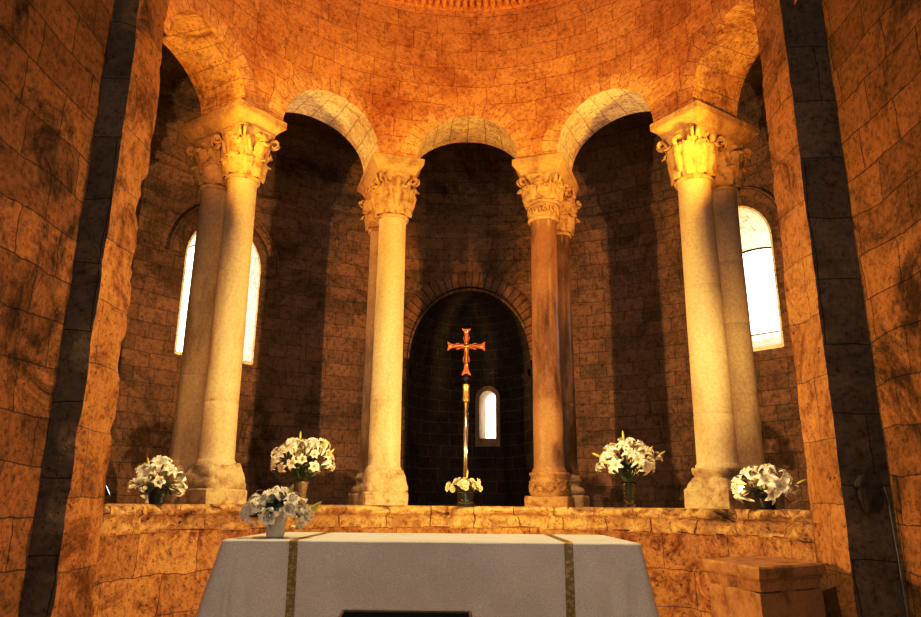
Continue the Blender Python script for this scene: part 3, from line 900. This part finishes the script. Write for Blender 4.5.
# rim: rounded rectangle, counter-clockwise from the front left corner
RC = .05
rim = []
def edge(p, q, nrm, n):
    for i in range(n): 
        f = i / n; rim.append((p[0] + (q[0] - p[0]) * f, p[1] + (q[1] - p[1]) * f, nrm[0], nrm[1]))
def corner(cx, cy, a0, n=8):
    for i in range(n):
        a = a0 + pi / 2 * i / n; rim.append((cx + RC * cos(a), cy + RC * sin(a), cos(a), sin(a)))
corner(AX0 + RC, AY0 + RC, pi); edge((AX0 + RC, AY0), (AX1 - RC, AY0), (0, -1), 160)
corner(AX1 - RC, AY0 + RC, -pi / 2); edge((AX1, AY0 + RC), (AX1, AY1 - RC), (1, 0), 50)
corner(AX1 - RC, AY1 - RC, 0); edge((AX1 - RC, AY1), (AX0 + RC, AY1), (0, 1), 60)
corner(AX0 + RC, AY1 - RC, pi / 2); edge((AX0, AY1 - RC), (AX0, AY0 + RC), (-1, 0), 50)
m = MB(); ss = []; L = 0
for i, q in enumerate(rim):
    if i: L += sqrt((q[0] - rim[i - 1][0]) ** 2 + (q[1] - rim[i - 1][1]) ** 2)
    ss.append(L)
DD = [0, .004, .012, .025] + [.05 + (AZ - ZB - .05) * i / 22 for i in range(23)]
rows = []
def top_in(q, k):  # slightly rounded over at the rim
    return Vector((q[0] - q[2] * k, q[1] - q[3] * k, AZ + .004))
rows.append([top_in(q, .02) for q in rim]); rows.append([Vector((q[0] - q[2] * .006, q[1] - q[3] * .006, AZ + .002)) for q in rim])
for d in DD[1:]:
    rows.append([drape(q[0], q[1], q[2], q[3], d, s) for q, s in zip(rim, ss)])
m.grid(rows, None, 0, True, closeu=True, flip=True)
m.add(rows[0], [list(range(len(rim)))], None, 0, False)
cloth = tag(m.build('altar_cloth', M['cloth']), 'plain white linen cloth draped over the altar, reaching out of the picture', 'altar cloth')
for xb in (-.955, .575):
    m = MB(); wv = .024; rows = []
    s0 = xb - (AX0 + RC) + RC * pi / 2
    def rowat(y=None, d=None, lift=.004):
        o = []
        for k in range(5):
            x = xb - wv + 2 * wv * k / 4
            if d is None: o.append(Vector((x, y, AZ + .004 + lift * .5)))
            else:
                p = drape(x, AY0, 0, -1, d, s0 + x - xb); p.y -= lift; o.append(p)
        return o
    for i in range(12): rows.append(rowat(y=AY1 - .01 + (AY0 + .015 - AY1 + .01) * i / 11))
    rows.append([Vector((p.x, AY0 - .004, AZ + .003)) for p in rows[-1]])
    for d in DD[1:]: rows.append(rowat(d=d))
    m.grid(rows, None, 0, True)
    b = m.build('gold_band', M['band'], cloth); b['label'] = 'patterned gold ribbon band'

# ------------------------------------------------------------------ flowers
def lily_mesh(seed, open_=1.0, size=1.0):
    rnd = random.Random(seed); m = MB()
    for q in range(6):
        a = 2 * pi * q / 6 + rnd.uniform(-.12, .12); inner = q % 2
        P = []; rec = rnd.uniform(.8, 1.25) * open_
        for i in range(10):
            f = i / 9
            rad = .008 + .022 * f + .078 * max(0, f - .25) ** 1.1 * rec * 1.25
            z = .085 * sin(min(1.0, f * 1.15) * pi / 2) - .085 * max(0, f - .62) ** 1.5 * 3.0 * rec
            w = (.026 if inner else .020) * sin(pi * min(1, .10 + .90 * f)) ** .7 + .003
            row = []
            for j in range(5):
                u = -1 + j / 2
                cup = .012 * u * u * (1 - f) + .004 * sin(f * 14 + u * 2) * abs(u)
                row.append(Vector((rad * cos(a) - u * w * sin(a), rad * sin(a) + u * w * cos(a), z + cup)) * size)
            P.append(row)
        m.grid(P, None, 0, True)
    for q in range(6):
        a = 2 * pi * q / 6 + .3
        tip = Vector((.03 * cos(a), .03 * sin(a), .092)) * size
        m.tube([(0, 0, .01), tip * .6 + Vector((0, 0, .02 * size)), tip], .0016 * size, 4, 0)
        m.tube([tip + Vector((.008 * -sin(a), .008 * cos(a), 0)) * size, tip + Vector((0, 0, .003)), tip - Vector((.008 * -sin(a), .008 * cos(a), 0)) * size], [.002, .0042, .002], 5, 1)
    m.tube([(0, 0, -.03 * size), (0, 0, .012 * size)], [.003 * size, .010 * size], 6, 0)
    return m.mesh('lily', [M['petal'], M['anther']])
LILY = [lily_mesh(s, o_) for s, o_ in ((1, 1.0), (2, 1.2), (3, .8), (4, 1.1), (5, .55))]
def bud_mesh():
    m = MB(); m.lathe([(.002, -.03), (.006, -.02), (.013, .0), (.017, .03), (.015, .06), (.009, .085), (.002, .10)], 10); return m.mesh('bud', [M['bud']])
BUD = bud_mesh()
def rose_mesh(seed):
    rnd = random.Random(seed); m = MB()
    for ring_, (n, rad, ht) in enumerate(((3, .012, .040), (5, .024, .036), (6, .036, .024))):
        for q in range(n):
            a = 2 * pi * q / n + ring_ * .5 + rnd.uniform(-.15, .15); P = []
            for i in range(6):
                f = i / 5; rr_ = rad * (.35 + .75 * sin(f * pi * .62)); z = ht * f ** .8 - (.006 if ring_ == 2 and i == 5 else 0)
                if i == 5: rr_ += .006 * ring_
                P.append([Vector((rr_ * cos(a + u * .75), rr_ * sin(a + u * .75), z - .006 * u * u * i / 5)) for u in (-1, -.5, 0, .5, 1)])
            m.grid(P, None, 0, True)
    m.tube([(0, 0, -.02), (0, 0, .004), (0, 0, .03)], [.003, .016, .008], 8, 0)
    return m.mesh('rose', [M['rose']])
ROSE = [rose_mesh(s) for s in (1, 2, 3)]

def part(name, me, parent, loc, d, scale=1, spin=0):
    o = bpy.data.objects.new(name, me); COL.objects.link(o); o.parent = parent
    q = Vector(d).normalized().to_track_quat('Z', 'Y')
    o.rotation_mode = 'QUATERNION'; o.rotation_quaternion = q @ Euler((0, 0, spin)).to_quaternion()
    o.location = loc; o.scale = (scale,) * 3
    return o

def leaf_strip(m, p, d, L, w, mat=0, droop=.5):
    d = Vector(d).normalized(); sd = d.cross(Vector((0, 0, 1)))
    sd = sd.normalized() if sd.length > .05 else Vector((1, 0, 0))
    nrm = sd.cross(d); P = []
    for i in range(7):
        f = i / 6; c = Vector(p) + d * L * f - Vector((0, 0, 1)) * droop * L * f * f
        ww = w * sin(pi * min(1, .08 + .92 * f)) ** .8
        P.append([c - sd * ww + nrm * ww * .25, c - nrm * .0, c + sd * ww + nrm * ww * .25])
    m.grid(P, None, mat, True)

def arrangement(root, seed, n, rx, rz, zc, neck, fsize=1.0, nbud=3, kind='lily', nleaf=26, low=.15, buds=None, leaf_drop=.25, emin=-.5, ry=None):
    """flowers on a dome round (0,0,zc); every flower is a part of its own"""
    rnd = random.Random(seed); ry = ry or rx * .8
    rim_r = neck[3] if len(neck) > 3 else 9
    def mth(p):
        k = min(.3, rim_r / max(1e-6, sqrt(p.x ** 2 + p.y ** 2)))
        return Vector((p.x * k, p.y * k, neck[2]))
    st = MB(); lf = MB(); g = pi * (3 - sqrt(5))
    for i in range(n):
        f = (i + .5) / n; e = pi / 2 - (pi / 2 + low) * f ** .75
        a = i * g + rnd.uniform(-.3, .3)
        d = Vector((cos(e) * cos(a), cos(e) * sin(a), sin(e)))
        k = rnd.uniform(.72, 1.02)
        p = Vector((d.x * rx * k, d.y * ry * k, zc + d.z * rz * k))
        dd = Vector((d.x, d.y, d.z * .8 + .12)) + Vector((rnd.uniform(-.35, .35), rnd.uniform(-.35, .35), rnd.uniform(-.3, .3)))
        me = (LILY[rnd.choice((0, 0, 1, 1, 2, 3, 4))] if kind == 'lily' else ROSE[rnd.randrange(3)])
        part('lily' if kind == 'lily' else 'rose', me, root, p, dd, fsize * rnd.uniform(.85, 1.15), rnd.uniform(0, 6))
        q = p - dd.normalized() * .02
        st.tube([Vector((rnd.uniform(-.5, .5) * neck[0], rnd.uniform(-.5, .5) * neck[0], neck[1])), mth(p), (q + mth(p)) / 2 + Vector((0, 0, .01)), q], .0035, 5)
    for i, (bx, by, bz, dx, dy, dz) in enumerate(buds or []):
        part('bud', BUD, root, (bx, by, bz), (dx, dy, dz), fsize * 1.0)
        st.tube([(0, 0, neck[2]), (bx * .6, by * .6, (bz + neck[2]) / 2), Vector((bx, by, bz)) - Vector((dx, dy, dz)).normalized() * .025], .003, 5)
    for i in range(nleaf):
        a = rnd.uniform(0, 2 * pi); e = rnd.uniform(emin, .75)
        d = Vector((cos(e) * cos(a), cos(e) * sin(a), sin(e) * .7))
        p = Vector((cos(a) * neck[0] * .6, sin(a) * neck[0] * .6, neck[2] + rnd.uniform(0, max(.02, zc - neck[2]))))
        leaf_strip(lf, p, d, rnd.uniform(.55, .95) * rx, rnd.uniform(.015, .026), 0, leaf_drop)
    lf.build('foliage', M['leaf'], root); st.build('stems', M['stem'], root)

def lathe_obj(name, prof, mat, parent=None, n=32, cap=True):
    m = MB(); m.lathe(prof, n, cap=cap); return m.build(name, mat, parent)

def potted(label, loc, mat, pr, ph, seed, n, rx, rz, fsize, buds, ribs=False, nleaf=20, low=.45, lift=.05):
    root = thing('potted_lilies', label, 'flowers', loc)
    prof = [(pr * .72, 0), (pr * .76, .004)]
    for i in range(1, 9):
        f = i / 8; z = ph * f; rr_ = pr * (.76 + .24 * f)
        if ribs: prof += [(rr_, z - .008), (rr_ + .003, z - .005), (rr_ + .003, z - .001)]
        else: prof.append((rr_, z))
    prof += [(pr * 1.04, ph), (pr * 1.04, ph + .012), (pr * .95, ph + .012), (pr * .92, ph - .03), (.001, ph - .03)]
    lathe_obj('pot', prof, mat, root, 36, cap=False)
    m = MB(); m.lathe([(pr * .93, ph - .028), (pr * .5, ph - .018), (.001, ph - .015)], 20, cap=False); m.build('soil', M['soil'], root)
    arrangement(root, seed, n, rx, rz, ph + lift, (pr * .8, ph - .03, ph + .02), fsize, 0, 'lily', nleaf, low, buds, .35)
    return root

tl = lambda t, r=3.27: polar(R(t), r, 0)
def on_ledge(t, r): return polar(r, R(t), LEDGE + .002)

# black pot at the left end of the ledge
potted('white lilies in a ribbed black pot on the ledge beside the left pier', on_ledge(-71.3, 3.27), M['black_pot'], .095, .15, 21, 15, .24, .19, 1.0, [(-.10, -.06, .36, -.2, -.1, 1)], True)
potted('white lilies in a black pot on the ledge before the outer right columns', on_ledge(69.5, 3.25), M['black_pot'], .105, .15, 22, 16, .27, .19, 1.0, [(.33, -.05, .26, 1, 0, .35), (-.25, -.1, .25, -1, 0, .3)], True)
potted('white lilies in a cream white pot standing on the altar cloth', (-1.125, 4.46, AZ + .007), M['white_pot'], .068, .165, 23, 17, .17, .075, .76, [(.07, -.03, .235, .35, 0, 1), (.21, -.03, .16, .8, 0, .6), (.18, .02, .14, .8, 0, .45)], False, 22, .55, -.02)

def vase_prof(r0, r1, h, flare=0):
    outer = [(r0 * .9, 0), (r0, .006)] + [(r0 + (r1 - r0) * (i / 8) ** 1.4, h * i / 8) for i in range(1, 9)]
    inner = [(r - .006, max(.02, z)) for r, z in outer[::-1][:-2]] + [(.001, .02)]
    return [(.001, 0)] + outer + inner

def vase_and_bouquet(vl, bl, loc, r0, r1, h, mat, seed, n, rx, rz, zc, buds, rings=True):
    v = thing('glass_vase', vl, 'vase', loc)
    prof = vase_prof(r0, r1, h)
    m = MB(); m.lathe(prof, 28, cap=False)
    if rings:
        for k in range(5):
            z = .04 + k * h / 7
            m.lathe([(r0 + .001, z - .006), (r0 + .006 + (r1 - r0) * .3, z), (r0 + .001, z + .006)], 28, cap=False)
    m.build('glass_body', mat, v)
    b = thing('lily_bouquet', bl, 'bouquet', (loc[0], loc[1], loc[2]))
    arrangement(b, seed, n, rx, rz, zc, (r0 * .5, .05, h + .03, r1 * .6), .92, 0, 'lily', 46, .35, buds, .22, emin=.05)

frost = simple('bronze_glass', (.26, .19, .10), .25, .2, .2)
vase_and_bouquet('tall tapering brownish vase on the ledge left of the inner left column', 'big bunch of white lilies spilling from the brownish vase left of the inner left column',
                 on_ledge(-37.4, 3.30), .055, .088, .27, frost, 31, 34, .34, .25, .50, [(-.03, -.1, .78, 0, 0, 1), (.27, -.1, .68, .3, 0, 1), (.33, -.05, .60, .7, 0, .8), (-.16, -.1, .70, -.3, 0, 1)])
vase_and_bouquet('clear cut glass vase on the ledge right of the brown marble column', 'bunch of white lilies with yellow buds in the clear cut glass vase',
                 on_ledge(37.3, 3.28), .062, .085, .30, M['glass'], 32, 34, .34, .24, .52, [(-.06, -.1, .82, -.05, 0, 1), (-.36, -.08, .60, -1, 0, .45), (.37, -.08, .62, 1, 0, .6), (.22, -.2, .64, .6, 0, 1)])
v = thing('glass_vase', 'low round clear glass vase in front of the cross pole', 'vase', on_ledge(0.0, 3.25))
m = MB(); m.lathe(vase_prof(.105, .108, .19), 32, cap=False); m.build('glass_body', M['glass'], v)
b = thing('rose_bouquet', 'low bunch of cream roses in the round glass vase before the cross', 'bouquet', on_ledge(0.0, 3.25))
arrangement(b, 41, 42, .235, .10, .235, (.06, .03, .20, .075), .88, 0, 'rose', 24, .30, [(.02, -.06, .37, .1, 0, 1)], .3, emin=.0)

# ------------------------------------------------------------------ processional cross
cr = thing('processional_cross', 'red copper processional cross on a tall silver pole behind the cream roses', 'cross', (0, CY + 3.62, LEDGE + .002))
ZC = 2.19     # crossing height above the ledge
lathe_obj('foot', [(.001, 0), (.15, 0), (.15, .02), (.13, .035), (.06, .06), (.04, .12), (.036, .16), (.001, .16)], M['black'], cr)
lathe_obj('pole', [(.001, .15), (.034, .15), (.034, 1.42), (.001, 1.42)], M['silver'], cr, 24)
o = lathe_obj('ferrule', [(.001, 1.40), (.05, 1.40), (.055, 1.42), (.055, 1.44), (.048, 1.45), (.048, 1.60), (.055, 1.61), (.055, 1.635), (.045, 1.65), (.001, 1.65)], M['gold'], cr, 28)
o['label'] = 'gilded sleeve at the top of the pole'
lathe_obj('collar', [(.001, 1.645), (.030, 1.645), (.030, 1.70), (.048, 1.71), (.05, 1.74), (.03, 1.75), (.03, 1.79), (.001, 1.79)], M['black'], cr, 24)
m = MB()
def cross_arm(dx, dz, L, w):
    """flat arm with a flared, notched end"""
    prof = [(0, w), (L * .30, w * .92), (L * .42, w * 1.4), (L * .52, w * 1.4), (L * .62, w * .95), (L * .80, w), (L * .92, w * 1.75), (L, w * 2.0)]
    out = [(l, h) for l, h in prof] + [(L * .955, 0)] + [(l, -h) for l, h in prof[::-1]]
    f = [Vector((dx * l + dz * h, -.014, ZC + dz * l - dx * h)) for l, h in out]; bk = [p + Vector((0, .028, 0)) for p in f]
    n = len(f)
    c0 = Vector((0, -.014, ZC)); c1 = Vector((0, .014, ZC))
    m.add(f + [c0], [[i, i + 1, n] for i in range(n - 1)], None, 0, False)
    m.add(bk + [c1], [[i + 1, i, n] for i in range(n - 1)], None, 0, False)
    m.add(f + bk, [[i, n + i, n + i + 1, i + 1] for i in range(n - 1)], None, 0, False)
cross_arm(1, 0, .27, .033); cross_arm(-1, 0, .27, .033); cross_arm(0, 1, .26, .033); cross_arm(0, -1, .42, .033)
head = m.build('cross_head', M['copper'], cr); head['label'] = 'red copper cross with flared notched ends'
for x, z in ((.225, 0), (-.225, 0), (0, .215), (0, -.27)):
    m = MB(); m.lathe([(.001, -.004), (.026, -.004), (.022, .006), (.001, .010)], 12, cap=False)
    m.v = [(x + p[0], -.014 - p[2], ZC + z + p[1]) for p in m.v]
    m.build('boss', M['gold'], head)
m = MB()
m.tube([(0, -.03, ZC + .02), (0, -.034, ZC - .05), (.006, -.032, ZC - .11), (0, -.03, ZC - .19), (.0, -.026, ZC - .25)], [.012, .020, .016, .014, .008], 10)
m.tube([(-.16, -.024, ZC + .012), (-.08, -.028, ZC), (0, -.032, ZC - .012), (.08, -.028, ZC), (.16, -.024, ZC + .012)], [.006, .009, .013, .009, .006], 8)
m.lathe([(.001, -.022), (.015, -.014), (.019, 0), (.014, .015), (.001, .022)], 12, (0, -.036, ZC + .035), cap=False)
m.build('corpus', M['gold'], head)

# ------------------------------------------------------------------ floodlights on the ledge
def floodlight(label, loc, aim):
    d = Vector(aim) - Vector(loc); rz = atan2(d.y, d.x) - pi / 2
    root = thing('floodlight', label, 'floodlight', loc, rz)
    m = MB(); m.box((-.05, -.04, 0), (.05, .04, .012)); m.build('base', M['black'], root, bevel=.003)
    m = MB()
    for sx in (-1, 1): m.tube([(sx * .062, 0, .008), (sx * .066, 0, .06), (sx * .062, 0, .10)], .006, 6)
    m.tube([(-.062, 0, .008), (.062, 0, .008)], .006, 6); m.build('bracket', M['black'], root)
    el = atan2(d.z, sqrt(d.x ** 2 + d.y ** 2))
    h = MB()
    rg = [superring(.045, .038, 6, z, 32) for z in (-.06, -.055)] + [superring(.055, .05, 6, z, 32) for z in (-.03, .03)] + [superring(.06, .055, 6, .045, 32), superring(.052, .046, 6, .045, 32), superring(.05, .044, 6, .036, 32)]
    h.loft(rg, 0, False)
    ho = h.build('housing', M['black'], root)
    q = Vector((0, cos(el), sin(el))).to_track_quat('Z', 'Y')
    ho.rotation_mode = 'QUATERNION'; ho.rotation_quaternion = q; ho.location = (0, 0, .10)
    g = MB(); g.loft([superring(.049, .043, 6, .037, 32), superring(.049, .043, 6, .040, 32)], 0, False); g.build('lens', M['lens'], ho)['label'] = 'pale glowing lens'
    return root
FL = Vector((-3.19, 6.52, LEDGE + .002)); FR = Vector((3.30, 6.98, LEDGE + .002))
AIML = (2.6, 8.4, 4.6); AIMR = (-2.6, 8.2, 4.6)
floodlight('small black floodlight on the ledge in the corner by the left pier', FL, AIML)
floodlight('small black floodlight hidden on the ledge behind the right pier', FR, AIMR)

def spot(name, loc, aim, power, color, size=150, blend=1.0, rad=.06):
    L = bpy.data.lights.new(name, 'SPOT'); L.energy = power; L.color = color; L.spot_size = R(size); L.spot_blend = blend; L.shadow_soft_size = rad
    o = bpy.data.objects.new(name, L); COL.objects.link(o); o.location = loc
    o.rotation_euler = (Vector(aim) - Vector(loc)).to_track_quat('-Z', 'Y').to_euler()
    return o
ORANGE = (1, .47, .06); WARM = (1, .66, .27); AMBER = (1, .48, .06)
# orange floods tucked behind the pier edges, then spots added for capitals and columns
spot('flood_orange', (-3.17, 6.60, 5.25), (.9, 9.6, 7.0), 640, ORANGE, 108)
spot('flood_orange', (3.17, 6.95, 5.25), (-.9, 9.6, 7.0), 640, ORANGE, 108)
spot('capital_fill', (-3.12, 6.62, 5.0), (-2.72, 8.2, 6.8), 150, AMBER, 95)  # added fill pair without fixtures, brightens outer capitals and soffits
spot('capital_fill', (3.12, 6.97, 5.0), (2.72, 8.3, 6.8), 150, AMBER, 95)
spot('column_fill', (-3.02, 6.66, 3.2), (-3.2, 8.8, 3.3), 75, WARM, 115)  # added fill pair without fixtures, brightens the outer column pairs
spot('column_fill', (3.02, 7.0, 3.2), (3.2, 8.9, 3.3), 75, WARM, 115)
# the two small floods standing on the ledge
LL = FL + Vector((.16, .03, .18)); LR = Vector((3.06, 6.98, LEDGE + .18))
spot('flood_warm', LL, (2.6, 8.4, 3.2), 1500, WARM, 100)
spot('flood_warm', LR, (-2.6, 8.4, 3.2), 1500, WARM, 100)
# unseen warm spot added high in the apse for altar, sill and flowers
spot('apse_fill', (-.1, 6.05, 8.7), (-.1, 6.2, 1.0), 2200, (1, .74, .40), 88, .8, .12)

# ------------------------------------------------------------------ stone pedestal by the right pier
N = Vector((2.31, 6.02)); Lf = Vector((2.17, 6.95)); Rt = Vector((3.06, 6.50)); Bk = Lf + (Rt - N)
cen = (N + Lf + Rt + Bk) / 4
ped = thing('stone_pedestal', 'weathered stone pedestal with a projecting slab, standing against the right pier', 'pedestal', (cen.x, cen.y, FLOOR))
def quad_ring(k, z, n=16):
    c = [cen + (q - cen) * k for q in (N, Rt, Bk, Lf)]; out = []
    for i in range(4):
        a, b_ = c[i], c[(i + 1) % 4]
        for j in range(n):
            p = a + (b_ - a) * j / n; out.append(Vector((p.x - cen.x, p.y - cen.y, z)))
    return out
H = 1.115 - FLOOR
m = MB(); m.loft([quad_ring(1.0, H - .085), quad_ring(1.01, H - .06), quad_ring(1.01, H - .015), quad_ring(.985, H)], 0, False)
m.warp(lambda p: rough(p, .010, 7, 2)); m.build('top_slab', M['ped'], ped)
m = MB(); m.loft([quad_ring(.90, H - .20), quad_ring(.91, H - .17), quad_ring(.92, H - .12), quad_ring(.96, H - .10), quad_ring(.96, H - .088)], 0, False)
m.warp(lambda p: rough(p, .012, 7, 4)); m.build('moulding', M['ped'], ped)
m = MB(); m.loft([quad_ring(.92, z) for z in [0] + [H * .1 * i for i in range(1, 8)] + [H - .202]], 0, False)
m.warp(lambda p: rough(p, .012, 5, 6) if p.z > .01 else p); m.build('block', M['ped'], ped)

# carved corbel and cable on the dark face of the right pier
cb = thing('carved_corbel', 'dark weathered carved corbel sticking out of the right pier face', 'corbel', (3.33, 6.135, 1.60))
m = MB()
rg = [superring(.04 + .06 * sin(f * pi * .75), .04 + .035 * sin(f * pi * .75), 2.6, -.06 + .20 * f, 28) for f in [i / 8 for i in range(9)]]
m.loft(rg, 0, True); m.warp(lambda p: rough(p, .022, 14, 3)); m.warp(lambda p: Vector((p.x, p.y * .55, p.z))); m.build('carving', M['corbel'], cb)
m = MB(); m.loft([superring(.10, .075, 4, .135, 32), superring(.115, .08, 4, .15, 32), superring(.11, .08, 4, .18, 32), superring(.07, .06, 3, .235, 32)], 0, False)
m.warp(lambda p: rough(p, .012, 12, 5)); m.warp(lambda p: Vector((p.x, p.y * .55, p.z))); m.build('cap_slab', M['corbel'], cb)
m = MB(); m.tube([(3.44, 6.17, 1.74), (3.455, 6.165, 1.62), (3.46, 6.165, 1.45), (3.47, 6.165, 1.2), (3.475, 6.165, .9), (3.48, 6.165, .6), (3.48, 6.165, FLOOR)], .007, 6)
m.warp(lambda p: p + Vector((.035, .005, 0)))
tag(m.build('electric_cable', M['wire']), 'thin grey cable running down the dark face of the right pier', 'cable')

# ------------------------------------------------------------------ black lectern in front of the altar
lc = thing('lectern', 'black lectern top with brown edging in front of the altar', 'lectern', (-.225, 2.72, FLOOR))
m = MB()
zt = 1.172 - FLOOR
def desk_pt(x, y): return Vector((x, y, zt + (y - .28) * .30))
w0, w1 = .245, .285
c = [desk_pt(-w1, -.22), desk_pt(w1, -.22), desk_pt(w0, .28), desk_pt(-w0, .28)]
m.loft([[p - Vector((0, 0, .03)) for p in c], c], 0, False); m.build('desk_top', M['blackwood'], lc, bevel=.004)
m = MB()
for a, b_ in ((3, 0), (2, 3), (1, 2)):
    m.tube([c[a] + Vector((0, 0, .003)), c[b_] + Vector((0, 0, .003))], .007, 8)
m.build('edging', M['edgewood'], lc)
m = MB(); m.loft([superring(.06, .05, 8, z, 24) for z in (.03, zt - .12)], 0, False); m.build('post', M['blackwood'], lc)
m = MB(); m.loft([superring(.22, .2, 8, 0, 32), superring(.22, .2, 8, .025, 32), superring(.2, .18, 8, .035, 32)], 0, False); m.build('base', M['blackwood'], lc)

# ------------------------------------------------------------------ sky, camera, render look
w = bpy.data.worlds.new('sky'); scene.world = w; w.use_nodes = True
t = w.node_tree; t.nodes.clear()
out = t.nodes.new('ShaderNodeOutputWorld'); bg = t.nodes.new('ShaderNodeBackground'); tc = t.nodes.new('ShaderNodeTexCoord')
sx_ = t.nodes.new('ShaderNodeSeparateXYZ'); mr = t.nodes.new('ShaderNodeMapRange')
t.links.new(tc.outputs['Generated'], sx_.inputs[0]); t.links.new(sx_.outputs['Y'], mr.inputs['Value'])
mr.inputs['From Min'].default_value = -.3; mr.inputs['From Max'].default_value = .3
mr.inputs['To Min'].default_value = 1.25; mr.inputs['To Max'].default_value = 6.0      # bright morning sky in the east, dim in the west
bg.inputs['Color'].default_value = (1, .95, .87, 1)
t.links.new(mr.outputs[0], bg.inputs['Strength']); t.links.new(bg.outputs[0], out.inputs[0])
L = bpy.data.lights.new('nave_portal', 'AREA'); L.shape = 'RECTANGLE'; L.size = 7.4; L.size_y = 13; L.cycles.is_portal = True
lo = bpy.data.objects.new('nave_portal', L); COL.objects.link(lo); lo.location = (0, -5, 6.5); lo.rotation_euler = Vector((0, 1, 0)).to_track_quat('-Z', 'Z').to_euler()

cam = bpy.data.cameras.new('camera'); cam.sensor_width = 36; cam.lens = 720 / 921 * 36; cam.clip_end = 200
co = bpy.data.objects.new('camera', cam); COL.objects.link(co); scene.camera = co
co.location = (0, 0, EYE)
PITCH, YAW, ROLL = R(15.15), R(.5), R(.5)
co.rotation_euler = (Matrix.Rotation(YAW, 3, 'Z') @ Matrix.Rotation(pi / 2 + PITCH, 3, 'X') @ Matrix.Rotation(ROLL, 3, 'Z')).to_euler()
scene.view_settings.view_transform = 'Standard'; scene.view_settings.look = 'None'
scene.view_settings.exposure = 0; scene.view_settings.gamma = 1
vs = scene.view_settings; vs.use_curve_mapping = True
cv = vs.curve_mapping.curves[3]
cv.points.new(.12, .085); cv.points.new(.5, .52)
vs.curve_mapping.update()
scene.cycles.use_denoising = True
scene.cycles.max_bounces = 8
